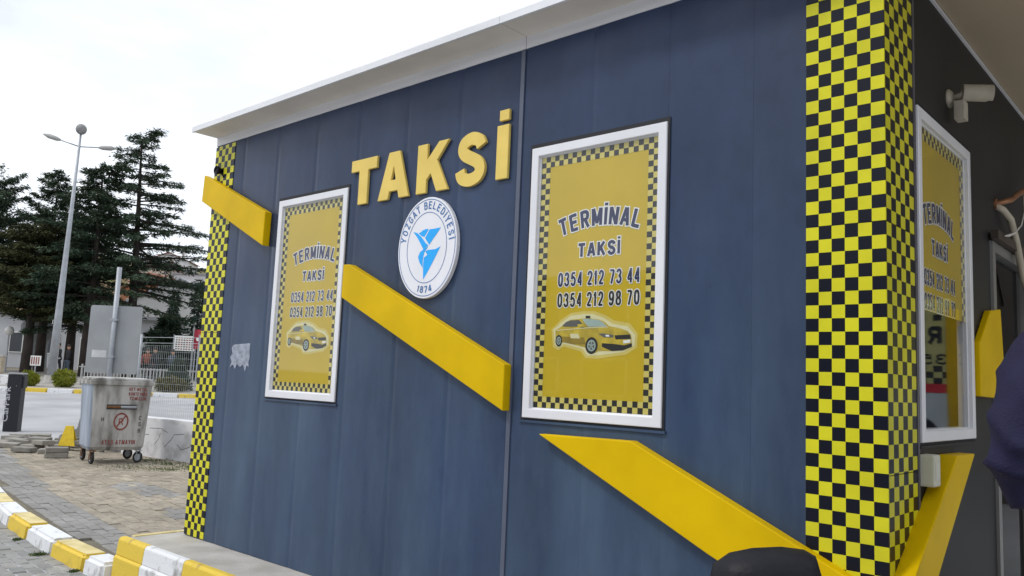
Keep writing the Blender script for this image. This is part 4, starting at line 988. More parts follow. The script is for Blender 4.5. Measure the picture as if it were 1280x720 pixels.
for (s_, t_), rz, h, a, b, lab in (((32.6, -12.6), 1.0, 1.72, coat_r, coat_k, 'person in a rust coat behind the white fence, leftmost of the group'),
                                   ((32.0, -12.05), 2.2, 1.78, coat_k, coat_k, 'person in dark clothes behind the white fence, middle of the group'),
                                   ((33.3, -11.7), 0.4, 1.70, coat_b, coat_k, 'person in a slate coat behind the white fence beside the conical shrub'),
                                   ((36.9, -18.7), 0.2, 1.75, coat_k, coat_k, 'person in black standing just right of the tall lamp post'),
                                   ((36.7, -18.1), 3.0, 1.70, coat_k, coat_b, 'person in black with slate trousers beside the cedar trunk')):
    x, y = xy(s_, t_); far_person((x, y, zp(x, y)), rz, h, a, b, lab)

# ------------------------------------------------------------------ scooter whose mirror rises into the picture
sc = empty('parked_scooter', 'parked scooter showing only its black mirror in front of the yellow board', 'scooter', (5.835, -1.58, -0.32), R(222))
sc.scale = (1, 1, 1.06)
MI = sc.matrix_basis.inverted() if False else None
def mirror(parent, x0, lab=False):
    mb = MB()
    out = [(-.094, 1.218), (-.086, 1.243), (-.070, 1.251), (-.03, 1.254), (.02, 1.250), (.06, 1.241), (.088, 1.222), (.094, 1.195), (.085, 1.155), (.05, 1.135), (-.04, 1.135), (-.08, 1.15), (-.096, 1.18)]
    n = len(out); cxm = sum(a for a, _ in out) / n; czm = sum(b for _, b in out) / n
    loops = [(1.0, -0.012), (1.0, 0.0), (0.93, 0.022), (0.72, 0.042), (0.35, 0.052)]
    vs = [(x0 + cxm + (a - cxm) * k, d, czm + (b - czm) * k) for k, d in loops for a, b in out]
    fs = [(i * n + j, i * n + (j + 1) % n, (i + 1) * n + (j + 1) % n, (i + 1) * n + j) for i in range(len(loops) - 1) for j in range(n)]
    fs += [tuple(range(n - 1, -1, -1)), tuple(range((len(loops) - 1) * n, len(loops) * n))]
    mb.add(vs, fs)
    o = mb.build('mirror', black_m, parent, smooth=True)
    MB().tube([(x0 * .45 , .05, 1.0), (x0 * .8, .05, 1.08), (x0, .03, 1.16)], .007, 8).build('mirror_stem', black_m, o, smooth=True)
    g = MB(); g.add([(x0 + cxm + (a - cxm) * .93, -0.0125, czm + (b - czm) * .93) for a, b in out], [tuple(range(n))]); g.build('mirror_glass', mat('dark_mirror', (.02, .02, .03), .12, metal=0.2), o)
    return o
mirror(sc, -0.36); mirror(sc, 0.36)
scb = mat('grey_scooter_paint', (.10, .10, .11), .35)
skin_body('body', [((0, .02, .98), (.10, .07)), ((0, .10, .70), (.15, .07)), ((0, .03, .36), (.14, .06)), ((0, -.25, .28), (.13, .05)), ((0, -.50, .38), (.13, .12)), ((0, -.85, .55), (.12, .12)), ((0, -1.1, .66), (.07, .06))], [(0, 1), (1, 2), (2, 3), (3, 4), (4, 5), (5, 6)], scb, sc, 2)
skin_body('seat', [((0, -.45, .74), (.11, .05)), ((0, -.75, .77), (.12, .05)), ((0, -1.05, .80), (.10, .045))], [(0, 1), (1, 2)], black_m, sc, 2)
MB().tube([(-.34, -.04, .98), (-.16, .04, 1.0), (0, .05, 1.0), (.16, .04, 1.0), (.34, -.04, .98)], .014, 10).build('handlebar', black_m, sc, smooth=True)
for yw in (.42, -.92):
    wh = MB().lathe([(.17, -.045), (.215, -.05), (.24, -.02), (.24, .02), (.215, .05), (.17, .045)], 24, 0, Matrix.Translation((0, yw, .24)) @ Matrix.Rotation(PI / 2, 4, 'Y')).build('wheel', tyre_m, sc, smooth=True)
    MB().lathe([(.03, -.05), (.168, -.03), (.168, .03), (.03, .05)], 20, 0, Matrix.Translation((0, yw, .24)) @ Matrix.Rotation(PI / 2, 4, 'Y')).build('rim', alu_m, wh)
MB().tube([(0, .10, .8), (.06, .26, .5), (.06, .42, .24)], .02, 8).build('fork', scb, sc)
MB().box(-.10, .10, .07, .16, .88, .98).build('headlight', mat('lamp_lens', (.5, .5, .5), .15), sc, bevel=.02)

# ------------------------------------------------------------------ waste container
galv = mat('weathered_galvanised_steel', (0.14, 0.13, 0.115), 0.55, metal=0.1, scale=3.6, bump=0.3, bscale=30, col2=(0.48, 0.47, 0.45), ramp=(0.34, 0.56), detail=9, stretch=(1.4, 1.4, 0.45))
galv_b = mat('skylit_galvanised_steel', (0.20, 0.24, 0.30), 0.42, metal=0.3, scale=3, bump=0.2, bscale=20, col2=(0.42, 0.48, 0.58), ramp=(0.35, 0.6), detail=6, stretch=(1.5, 1.5, .3))  # same steel, bluer and brighter: skylight on the left side put into colour
rust_m = mat('rust', (0.16, 0.07, 0.025), 0.85, var=0.35, scale=20, bump=0.5)
redp = mat('red_stencil_print', (0.20, 0.035, 0.03), 0.75, scale=24, col2=(0.33, 0.12, 0.10))
dk = mat('dark_stencil_print', (0.06, 0.06, 0.06), 0.7)
wdir = Vector((0.17, 0.985, 0))            # along its front, left to right in the photo
wc = empty('waste_container', 'battered galvanised wheeled waste container with red stencilled lettering on the pavers', 'waste container', (-6.932, 2.274, SW), math.atan2(wdir.y, wdir.x))
wc.scale = (.852, .83, 1.065)
# local: x = along the front (right), y = into the container (away from the camera), front at y = -0.48
def rr(hx, hy, r, n=5):
    pts = []
    for cx, cy, a0 in ((hx - r, hy - r, 0), (-hx + r, hy - r, 90), (-hx + r, -hy + r, 180), (hx - r, -hy + r, 270)):
        for k in range(n): a = R(a0 + 90 * k / (n - 1)); pts.append((cx + r * math.cos(a), cy + r * math.sin(a)))
    return pts
mb = MB(); lv = [(0.19, .43, .40, .10), (0.24, .465, .44, .12), (0.60, .482, .462, .10), (1.12, .505, .485, .07)]
vs = []; n = 20
for z, hx, hy, r in lv: vs += [(a, b, z) for a, b in rr(hx, hy, r)]
fs = [(i * n + k, i * n + (k + 1) % n, (i + 1) * n + (k + 1) % n, (i + 1) * n + k) for i in range(len(lv) - 1) for k in range(n)] + [tuple(range(n - 1, -1, -1))]
mi = []
mb.add(vs, fs)
b_ = mb.build('body', [galv, galv_b], wc)
for p in b_.data.polygons:
    if p.normal.x < -0.6: p.material_index = 1
mb = MB(); vs = []
for hx, hy, z in ((.508, .488, 1.105), (.535, .515, 1.11), (.54, .52, 1.165), (.50, .48, 1.172), (.48, .46, 1.10)): vs += [(a, b, z) for a, b in rr(hx, hy, .07)]
mb.add(vs, [(i * n + k, i * n + (k + 1) % n, (i + 1) * n + (k + 1) % n, (i + 1) * n + k) for i in range(4) for k in range(n)]); mb.build('rim', galv, wc)
mb = MB(); vs = []
for hx, hy, z in ((.515, .495, 1.175), (.51, .49, 1.20), (.40, .38, 1.212)): vs += [(a, b, z) for a, b in rr(hx, hy, .07)]
mb.add(vs, [(i * n + k, i * n + (k + 1) % n, (i + 1) * n + (k + 1) % n, (i + 1) * n + k) for i in range(2) for k in range(n)] + [tuple(range(2 * n, 3 * n))]); mb.build('lid', galv, wc)
def yf(z): return -(0.44 + (0.462 - 0.44) * (z - .24) / .36 if z < .6 else 0.462 + 0.023 * (z - .6) / .52)
hb = MB(); hb.tube([(-.22, -.475, .80), (-.22, -.52, .80), (-.02, -.52, .80)], .017, 8); h1 = hb.build('handle', rust_m, wc)
hb = MB(); hb.tube([(-.018, -.52, .80), (.24, -.52, .80), (.24, -.475, .80)], .017, 8); hb.build('handle', steel_m, wc)
MB().box(-.24, .26, -.474, -.462, .765, .835).build('handle_recess', dk, wc)
def stencil(txt, x0, x1, z, h, m_, wd):
    mb = MB(); text_bold(mb, txt, x0, x1, 0, h, 0, 0, wd, fn=lambda x, y, od: (x, yf(z + y) - .004 - od * .0002, z + y))
    return tag(mb.build('stencil_word', m_, wc), kind='stuff' if len(txt) > 1 else None)
stencil('HET METAL', .10, .42, 1.03, .045, redp, .010); stencil('KONTEYNER', .10, .42, .965, .045, redp, .010); stencil('TEMİZLİK', .12, .41, .90, .045, redp, .010)
stencil('ATEŞ ATMAYIN', -.27, .29, .275, .06, redp, .013)
for c_, a_, z_ in (('H', -.31, .60), ('C', .31, .62), ('S', .31, .53), ('B', .31, .44)): stencil(c_, a_, a_ + .05, z_, .055, dk, .010)
mb = MB(); vs = []
for k in range(32):
    a = 2 * PI * k / 32
    for r in (.125, .10): z = .595 + r * math.sin(a); vs.append((.02 + r * math.cos(a), yf(z) - .004, z))
mb.add(vs, [(2 * k, (2 * k + 2) % 64, (2 * k + 3) % 64, 2 * k + 1) for k in range(32)]); mb.build('stencil_ring', redp, wc)
stencil('R', -.03, .07, .55, .09, redp, .018)
mb = MB(); p0, p1 = (-.06, .52), (.10, .67)
mb.add([(a, yf(b) - .0055, b) for a, b in ((p0[0], p0[1]), (p0[0] + .018, p0[1] - .012), (p1[0], p1[1]), (p1[0] - .018, p1[1] + .012))], [(0, 1, 2, 3)]); mb.build('stencil_bar', redp, wc)
for sx, sy in ((-.38, -.36), (.38, -.36), (-.38, .36), (.38, .36)):
    fkm = MB(); fkm.box(sx - .05, sx + .05, sy - .05, sy + .05, .178, .19); fkm.box(sx - .032, sx - .026, sy - .03, sy + .05, .06, .178); fkm.box(sx + .026, sx + .032, sy - .03, sy + .05, .06, .178)
    cst = fkm.build('castor', rust_m if sx < 0 else steel_m, wc)
    MB().lathe([(.05, -.024), (.078, -.022), (.084, -.008), (.084, .008), (.078, .022), (.05, .024)], 18, 0, Matrix.Translation((sx, sy + .02, .084)) @ Matrix.Rotation(R(70 if sx > 0 else 10), 4, 'Z') @ Matrix.Rotation(PI / 2, 4, 'Y')).build('wheel', tyre_m, cst, smooth=False)
    MB().lathe([(.01, -.026), (.049, -.024), (.049, .024), (.01, .026)], 14, 0, Matrix.Translation((sx, sy + .02, .084)) @ Matrix.Rotation(R(70 if sx > 0 else 10), 4, 'Z') @ Matrix.Rotation(PI / 2, 4, 'Y')).build('hub', steel_m, cst)

# ------------------------------------------------------------------ road sign seen from the back
rs = empty('road_sign', 'back of a grey rectangular road sign on a steel post behind the waste container', 'road sign', (-8.412, 2.743, SW), R(42))
rs.scale = (1.065,) * 3
MB().tube([(0, 0, -.02), (0, 0, 2.98)], .038, 12).build('post', steel_m, rs, smooth=True)
mb = MB(); sp_ = rr(.425, .55, .04, 4)
mb.add([(a, .045, 1.80 + b) for a, b in sp_] + [(a, .052, 1.80 + b) for a, b in sp_], [(k, (k + 1) % 16, 16 + (k + 1) % 16, 16 + k) for k in range(16)] + [tuple(range(15, -1, -1)), tuple(range(16, 32))])
mb.build('panel', mat('sign_back_grey', (0.33, 0.345, 0.36), 0.55, metal=0.15, var=0.1, scale=2), rs)
MB().box(-.34, -.10, .0425, .0448, 1.50, 1.62).build('sticker', mat('sticker_white', (.55, .56, .57), .6), rs)
for z in (1.5, 2.1): MB().box(-.055, .055, -.042, .044, z, z + .04).build('clamp', steel_m, rs)

# ------------------------------------------------------------------ low whitewashed wall with a mesh fence on it
wash = mat('flaking_whitewash', (0.36, 0.35, 0.35), 0.85, scale=3.0, bump=0.4, bscale=25, col2=(0.74, 0.74, 0.76), ramp=(0.25, 0.47), detail=9)
lw = empty('low_wall', 'low whitewashed concrete wall with dark cracks behind the waste container', 'wall', (-9.083, 2.786, SW), math.atan2(0.50, 3.0))
lw.scale = (1.065,) * 3
MB().box(0.9, 6.2, 0.0, 0.22, -0.06, 0.60).build('wall_body', wash, lw, bevel=0.012)
for pts in ([(1.6, .44), (1.9, .45), (2.05, .40)], [(2.0, .18), (2.15, .30), (2.22, .38), (2.45, .40)], [(2.3, .24), (2.42, .17), (2.6, .22), (2.7, .32)], [(1.75, .20), (1.85, .30), (1.88, .38)], [(1.35, .33), (1.6, .34)]):
    MB().tube([(a, 0.0012, b) for a, b in pts], .0042, 5).build('crack', mat('crack_grey', (.07, .07, .07), .9), lw)
gr = mat('bare_grey_concrete', (0.20, 0.20, 0.20), 0.9, var=0.2, scale=4, bump=0.4)
mb = MB(); mb.prism([(-1.1, -.06), (-.95, .16), (-.45, .30), (-.36, .58), (0.89, .60), (0.89, -.06)], 0.03, 0.24); mb.build('wall_end', gr, lw, bevel=0.01)
mf = empty('mesh_fence', 'thin steel mesh fence standing on the low whitewashed wall', 'fence', (-9.083, 2.786, SW + 0.645), math.atan2(0.50, 3.0))
mf.scale = (1.065,) * 3
wire_m = mat('pale_fence_wire', (0.42, 0.45, 0.46), 0.5, metal=0.3)
mb = MB()
for i in range(0, 106): 
    xx = 0.95 + i * 0.05; mb.box(xx - .0014, xx + .0014, .108, .1108, 0.0, 1.12)
for zz in [0.02 + 0.1 * k for k in range(12)]: mb.box(0.95, 6.2, .1128, .117, zz - .0014, zz + .0014)
tag(mb.build('wire_mesh', wire_m, mf), kind='stuff')
for xx in (0.97, 2.95, 4.95): MB().tube([(xx, .13, 0), (xx, .13, 1.3)], .02, 8).build('post', steel_m, mf, smooth=True)
for zz in (1.16, 1.25): MB().tube([(0.95, .13, zz), (6.2, .13, zz)], .004, 5).build('tension_wire', wire_m, mf)

# ------------------------------------------------------------------ heap of loose paving stones, yellow sign, barrier post
stone_m = per_object_mat('loose_grey_slab', [(0.24, 0.225, 0.20), (0.33, 0.31, 0.27), (0.28, 0.26, 0.23)], bump=0.5)
s0 = None
spots = [(-8.774, 1.657, 0.0, 0.1), (-8.444, 1.934, 0.0, 0.5), (-9.243, 1.934, 0.0, -0.2), (-9.722, 1.721, 0.0, 0.3), (-10.148, 1.678, 0.0, 0.0), (-9.03, 2.285, 0.0, 0.7), (-9.669, 2.189, 0.08, 0.2), (-10.095, 2.072, 0.0, 0.4), (-9.402, 2.573, 0.08, -0.3), (-9.882, 2.551, 0.0, 0.1), (-10.414, 2.445, 0.08, 0.5), (-10.521, 2.072, 0.0, -0.1), (-10.84, 2.551, 0.0, 0.3), (-11.053, 2.179, 0.0, 0.2), (-10.308, 2.818, 0.0, 0.6), (-11.479, 2.445, 0.0, 0.1), (-8.849, 2.466, 0.083, 0.35), (-9.03, 2.019, 0.083, -0.4)]
for k, (x, y, z, a) in enumerate(spots):
    if s0 is None:
        o = s0 = MB().box(-.16, .16, -.107, .107, 0, .077).build('loose_paving_stone', stone_m, bevel=.012, seg=2)
    else: o = s0.copy(); COL.objects.link(o)
    o.location = (x, y, SW + 0.004 + z + random.uniform(0, .01)); o.rotation_euler = (random.gauss(0, .05), random.gauss(0, .05), a + 0.6)
    tag(o, 'grey loose paving stone lying in the heap at the end of the pavement', 'paving stone', 'loose paving stones heaped beside the waste container')
for k, (z, lab) in enumerate(((0, 'lower of two grey paving stones stacked by the front wheel of the waste container'), (.081, 'upper of two grey paving stones stacked by the front wheel of the waste container'))):
    o = s0.copy(); COL.objects.link(o); o.location = (-7.784, 1.806, SW + .004 + z); o.rotation_euler = (0, 0, 1.15 + .12 * k)
    tag(o, lab, 'paving stone', 'loose paving stones heaped beside the waste container')
ys = empty('folding_sign', 'yellow wedge shaped folding floor sign half hidden by the waste container', 'floor sign', (-8.87, 2.36, SW + .08), R(50))
ys.scale = (.95,) * 3
for s_ in (1, -1):
    mb = MB(); mb.prism([(-.14, 0), (.14, 0), (.065, .36), (-.065, .36)], -.006, .006)
    o = mb.build('leaf', mat('yellow_plastic', (.72, .50, .01), .45, var=.12, scale=14), ys, bevel=.003); o.location = (0, s_ * .075, 0); o.rotation_euler = (s_ * .2, 0, 0)
bp = empty('barrier_post', 'black parking barrier cabinet with white vertical lettering at the road edge', 'barrier post', (-14.36, 3.18, gz(-14.36, 3.18)), R(52))
bp.scale = (.74, .74, 1.05)
nb = mat('blue_black_paint', (.007, .008, .014), .5, var=.15)
MB().box(-.20, .20, -.17, .17, 0, 1.20).build('cabinet', nb, bp, bevel=.015)
MB().box(-.215, .215, -.185, .185, 1.203, 1.235).build('lid', mat('grey_lid', (.34, .34, .35), .5), bp, bevel=.008)
MB().box(.201, .25, -.14, .14, .92, 1.16).build('motor_box', nb, bp, bevel=.01)
mb = MB(); vs, fs = glyphs('CarPark', .012); k = .15 / cap_h()
mb.add([(-.09 - v[1] * k, -.1715, .2 + v[0] * k) for v in vs], fs); 
mb.build('lettering', mat('white_vinyl', (.42, .42, .45), .6), bp)
MB().lathe([(.012, 0), (.01, .004), (.001, .004)], 10, 0, Matrix.Translation((.06, -.1705, .96)) @ Matrix.Rotation(PI / 2, 4, 'X')).build('lock', alu_m, bp)

# ------------------------------------------------------------------ street lamp
lx, ly = -32.95, 10.26
sl_ = empty('street_lamp', 'tall tapered double arm street lamp with a ball on top beside the cedars', 'street lamp', (lx, ly, gz(lx, ly) + .13))
Hl = 11.25; lean = Vector((0.31, 0.09, 0))
def pl(z): return lean * (z / Hl) ** 1.0 * 0.9 + Vector((0, 0, z))
MB().tube([pl(0), pl(3), pl(6.5), pl(Hl)], [.185, .15, .10, .045], 12).build('pole', steel_m, sl_, smooth=True)
MB().tube([pl(0), pl(.35)], [.30, .26], 12).build('base_collar', conc_m, sl_)
bt = pl(Hl + .18)
MB().lathe([(.02, -.40), (.2, -.34), (.33, -.2), (.38, 0), (.33, .2), (.2, .34), (.02, .40)], 16, 0, Matrix.Translation(bt) @ Matrix.Scale(.62, 4)).build('top_ball', mat('grey_ball', (.24, .24, .24), .6, var=.2, scale=8), sl_, smooth=True)
j0 = pl(Hl - .62)
for dv, name in ((Vector((-1.20, -1.13, .50)), 'arm'), (Vector((1.25, 1.13, -.02)), 'arm')):
    e1 = j0 + dv * .55; e2 = j0 + dv
    ar = MB().tube([j0, e1], .028, 8).build('arm', steel_m, sl_, smooth=True)
    MB().tube([e1 - dv * .02, e1 + dv * .08, e1 + dv * .30, e2], [.05, .10, .11, .03], 10).build('lamp_head', mat('lamp_head_grey', (.34, .34, .33), .5), ar, smooth=True)
MB().box(-.02, .02, -.16, -.15, 2.6, 2.78).build('notice', whitep_m, sl_)
p2 = empty('white_pole', 'thin white pole close beside the tall street lamp', 'pole', (-33.9, 10.75, gz(-33.9, 10.75) + .13))
MB().tube([(0, 0, 0), (.35, -.12, 4.95)], [.06, .04], 8).build('shaft', mat('white_pole_paint', (.5, .5, .5), .6), p2, smooth=True)
MB().lathe([(.02, 0), (.05, .01), (.05, .05), (.01, .07)], 8, 0, Matrix.Translation((.35, -.12, 4.94))).build('cap', steel_m, p2)

# ------------------------------------------------------------------ trees
def leaf_mat(name, c1, c2):
    m = bpy.data.materials.new(name); m.use_nodes = True
    t = m.node_tree; b = t.nodes['Principled BSDF']; b.inputs['Roughness'].default_value = 0.8; b.inputs['Specular IOR Level'].default_value = 0.2
    ge = t.nodes.new('ShaderNodeNewGeometry'); no = t.nodes.new('ShaderNodeTexNoise'); no.inputs['Scale'].default_value = 1.2; no.inputs['Detail'].default_value = 5
    rp = t.nodes.new('ShaderNodeValToRGB'); rp.color_ramp.elements[0].position = .35; rp.color_ramp.elements[1].position = .65
    rp.color_ramp.elements[0].color = (*c1, 1); rp.color_ramp.elements[1].color = (*c2, 1)
    t.links.new(ge.outputs['Position'], no.inputs['Vector']); t.links.new(no.outputs['Fac'], rp.inputs[0]); t.links.new(rp.outputs[0], b.inputs['Base Color'])
    return m
cedar_m = leaf_mat('cedar_needles', (0.038, 0.066, 0.044), (0.085, 0.120, 0.074))
cedar_d = leaf_mat('dark_cedar_needles', (0.032, 0.058, 0.038), (0.076, 0.108, 0.064))
olive_m = leaf_mat('olive_leaves', (0.035, 0.045, 0.018), (0.075, 0.080, 0.032))
lime_m = leaf_mat('yellow_green_leaves', (0.13, 0.16, 0.02), (0.26, 0.27, 0.03))
fir_m = leaf_mat('blue_fir_needles', (0.03, 0.055, 0.045), (0.06, 0.10, 0.075))

def quads_object(name, P, D, N, ln, wd, m, parent):
    """many small blades: centre line start P, direction D, side N, length, width (numpy arrays)"""
    n = len(P)
    ln = ln[:, None]; wd = wd[:, None]
    a = P - N * wd * .35; b = P + N * wd * .35; c = P + D * ln * .55 + N * wd * .5; d = P + D * ln; e = P + D * ln * .55 - N * wd * .5
    V = np.stack([a, b, c, d, e], 1).reshape(-1, 3).astype(np.float32)
    me = bpy.data.meshes.new(name); me.vertices.add(n * 5); me.vertices.foreach_set('co', V.ravel())
    me.loops.add(n * 5); me.loops.foreach_set('vertex_index', np.arange(n * 5, dtype=np.int32))
    me.polygons.add(n); me.polygons.foreach_set('loop_start', np.arange(0, n * 5, 5, dtype=np.int32)); me.polygons.foreach_set('loop_total', np.full(n, 5, dtype=np.int32))
    me.materials.append(m); me.update(calc_edges=True); me.validate()
    o = bpy.data.objects.new(name, me); COL.objects.link(o); o.parent = parent
    return o
def unit(a): return a / (np.linalg.norm(a, axis=1, keepdims=True) + 1e-9)
def cedar(label, base, Ht, prof, n_br, m, seed, lean=(0, 0), droop=0.10, lift=0.15, tipbend=None, start=0.18, dens=1.0, trunk_r=.3, blade=.34, group=None, name='cedar_tree', bias=None, thin=1.0):
    """layered conifer: trunk with limbs that each carry flat sprays of needles"""
    r_ = np.random.default_rng(seed)
    root = empty(name, label, 'tree', base, 0, group)
    zs = [0, .25, .5, .75, .92, 1.0]
    def tp(h):
        x_ = lean[0] * h ** 1.5; y_ = lean[1] * h ** 1.5
        if tipbend and h > .93: k = (h - .93) / .07; x_ += tipbend[0] * k * k; y_ += tipbend[1] * k * k; return Vector((x_, y_, Ht * (h - (h - .93) * .45 * k)))
        return Vector((x_, y_, Ht * h))
    MB().tube([tp(h) for h in zs], [trunk_r, trunk_r * .8, trunk_r * .55, trunk_r * .3, trunk_r * .13, .02], 9).build('trunk', bark_m, root, smooth=True)
    limbs = MB(); PP, DD, NN = [], [], []
    for i in range(n_br):
        h = start + (1 - start) * ((i + r_.random()) / n_br) ** 0.92
        h = min(h, .995)
        Lb = prof(h) * r_.uniform(.55, 1.2)
        if r_.random() < .12: Lb *= 1.3
        az_ = i * 2.39996 + r_.normal(0, .5)
        if bias is not None and r_.random() < bias[1]: az_ = bias[0] + r_.normal(0, .5)
        p0 = np.array(tp(h)); d = np.array([math.cos(az_), math.sin(az_), 0]); sd = np.array([-d[1], d[0], 0])
        up_ = lift + r_.normal(0, .10); dr = droop * r_.uniform(.5, 1.5) / max(Lb, .6)
        k_ = max(3, int(Lb / .5) + 2); tt = np.linspace(0, 1, k_)
        cur = [p0 + d * Lb * t + np.array([0, 0, up_ * Lb * t - dr * (Lb * t) ** 2]) for t in tt]
        limbs.tube(cur, [max(.012, .022 * Lb * (1 - .85 * t)) for t in tt], 5)
        ns = int(Lb * 26 * dens) + 8
        t = r_.uniform(.10, 1.0, ns) ** .75
        lat = r_.normal(0, 1, ns) * (.06 + thin * .22 * Lb * np.sin(np.pi * np.clip(t * .93, 0, 1) ** .8) * .55)
        P = p0 + np.outer(Lb * t, d) + np.outer(lat, sd)
        P[:, 2] += up_ * Lb * t - dr * (Lb * t) ** 2 - np.abs(lat) * .16 + r_.normal(0, .03, ns)
        for q in range(3):
            D = unit(np.outer(r_.uniform(.2, 1, ns), d) + np.outer(np.sign(lat) * r_.uniform(0, 1.1, ns) + r_.normal(0, .35, ns), sd) + np.outer(r_.normal(-.18, .28, ns), [0, 0, 1]))
            N = unit(np.cross(D, r_.normal(0, .5, (ns, 3)) + np.array([0, 0, 1.0])))
            PP.append(P + r_.normal(0, .06, (ns, 3))); DD.append(D); NN.append(N)
    limbs.build('limbs', bark_m, root)
    P, D, N = np.concatenate(PP), np.concatenate(DD), np.concatenate(NN); n = len(P)
    quads_object('crown', P, D, N, r_.uniform(.6, 1.25, n) * blade, r_.uniform(.7, 1.3, n) * blade * .26, m, root)
    return root
zt = lambda x, y: gz(x, y) + .12
# the tallest: trunk behind the road sign, open layered top, long limbs to the right
cedar('tallest cedar with open layered top and drooping tip, behind the road sign', (-40.3, 16.7, zt(-40.3, 16.7)), 14.3, lambda h: .30 + 5.3 * (1 - h) ** .80, 96, cedar_m, 3, lean=(.5, -.7), tipbend=(.75, .8), bias=(R(45), .22), droop=.10, lift=.04, start=.33, dens=1.35, blade=.21, thin=.42)
cedar('second tallest cedar with an arching tip, left of the tallest', (-40.6, 14.5, zt(-40.6, 14.5)), 11.7, lambda h: .35 + 4.2 * (1 - h) ** .72, 105, cedar_d, 11, lean=(1.2, -.5), tipbend=(1.2, 1.0), droop=.1, lift=.02, start=.28, blade=.23, thin=.7, dens=1.9)
cedar('loose topped pine behind the street lamp', (-46.5, 14.2, zt(-46, 14)), 11.9, lambda h: .3 + 3.6 * (1 - h) ** .7, 100, cedar_d, 23, droop=.02, lift=.34, blade=.22, dens=1.8, name='pine_tree', start=.28)
cedar('rounded dark green tree cut by the left picture edge', (-48.0, 11.0, zt(-48, 11)), 10.9, lambda h: .9 + 3.3 * (1 - h) ** .42, 110, cedar_m, 31, droop=.0, lift=.45, blade=.22, name='broad_tree', start=.28, dens=1.8)
cedar('broad low cedar filling the gap left of the street lamp', (-43.6, 12.6, zt(-43, 12)), 8.2, lambda h: 1.0 + 3.2 * (1 - h) ** .5, 80, olive_m, 41, droop=.06, lift=.16, start=.36, blade=.23, dens=2.0)
cedar('wide lower cedar between the two tall cedars', (-44.8, 15.2, zt(-44, 16)), 9.6, lambda h: .6 + 3.6 * (1 - h) ** .55, 90, cedar_d, 47, droop=.1, lift=.06, start=.28, blade=.23, dens=2.0)
cedar('small pale fir in front of the gabled building', (-47.4, 22.4, zt(-47, 22)), 5.6, lambda h: .1 + 1.05 * (1 - h) ** .9, 60, fir_m, 53, start=.05, droop=.08, lift=.1, trunk_r=.12, blade=.26, name='fir_tree')
cedar('small dark fir against the checkered corner', (-43.6, 22.2, zt(-43.6, 22.2)), 6.1, lambda h: .1 + .85 * (1 - h) ** .9, 60, fir_m, 59, start=.05, droop=.08, lift=.1, trunk_r=.12, blade=.26, name='fir_tree')
cedar('young cedar with low hanging sprays right of the road sign', (-40.0, 18.6, zt(-40, 18.6)), 3.5, lambda h: .3 + 1.8 * (1 - h) ** .7, 60, cedar_m, 61, start=.12, droop=.2, lift=.1, trunk_r=.16)
cedar('bushy dark conifer just beyond the far fence', (-38.2, 19.9, zt(-38.2, 19.9)), 2.7, lambda h: .3 + 1.9 * (1 - h) ** .7, 60, cedar_d, 67, start=.08, droop=.12, lift=.1, trunk_r=.14)

def shrub(label, base, rx, rz, m, seed, name='shrub', cone=False, n=1500, blade=.12, cat='shrub'):
    r_ = np.random.default_rng(seed); root = empty(name, label, cat, base)
    u = r_.normal(0, 1, (n, 3)); u = unit(u); u[:, 2] = np.abs(u[:, 2]) * 1.0 if cone else u[:, 2]
    rad = r_.uniform(.72, 1.05, n) + .08 * np.sin(u[:, 0] * 7 + seed) + .06 * np.sin(u[:, 1] * 9)
    if cone:
        hz = r_.uniform(0, 1, n) ** 1.0; a = r_.uniform(0, 2 * PI, n); rr_ = rx * (1 - hz) ** .75 * (r_.uniform(.75, 1.05, n) + .08 * np.sin(a * 5 + hz * 12)); P = np.stack([rr_ * np.cos(a), rr_ * np.sin(a), hz * rz * 2 + .03], 1); D = unit(np.stack([np.cos(a), np.sin(a), r_.uniform(.2, 1.4, n)], 1) + r_.normal(0, .3, (n, 3)))
    else:
        P = u * rad[:, None] * np.array([rx, rx, rz]) + np.array([0, 0, rz * .95]); P[:, 2] = np.maximum(P[:, 2], .03); D = unit(u + r_.normal(0, .5, (n, 3)))
    N = unit(np.cross(D, r_.normal(0, 1, (n, 3))))
    MB().tube([(0, 0, -.05), (0, 0, rz)], [.05, .03], 6).build('stem', bark_m, root)
    core = MB(); core.lathe([(.02, .02), (rx * .72, rz * .35), (rx * .72 * (.6 if cone else 1), rz * .95), (rx * .35 * (.6 if cone else 1), rz * 1.5), (.02, rz * 1.72)], 10)
    core.build('inner_foliage', m, root)
    quads_object('foliage', P, D, N, r_.uniform(.7, 1.3, n) * blade, r_.uniform(.5, 1, n) * blade * .55, m, root)
    return root
def on(x, y): return (x, y, gz(x, y) + .12)
shrub('yellow green round shrub right of the street lamp base', on(-30.0, 9.75), .40, .36, lime_m, 1, blade=.09)
shrub('smaller yellow green shrub left of the street lamp base', on(-30.9, 8.75), .33, .30, lime_m, 2, blade=.09)
shrub('dark conical clipped shrub beyond the road', on(-27.6, 13.35), .60, .70, cedar_m, 3, 'conical_shrub', True, 2600, .10)
shrub('low olive round shrub at the foot of the conical one', on(-26.9, 12.75), .55, .30, mat('olive_bronze_leaves', (.11, .10, .02), .8, var=.3), 4, n=1200)
lg = on(-25.9, 12.3); 

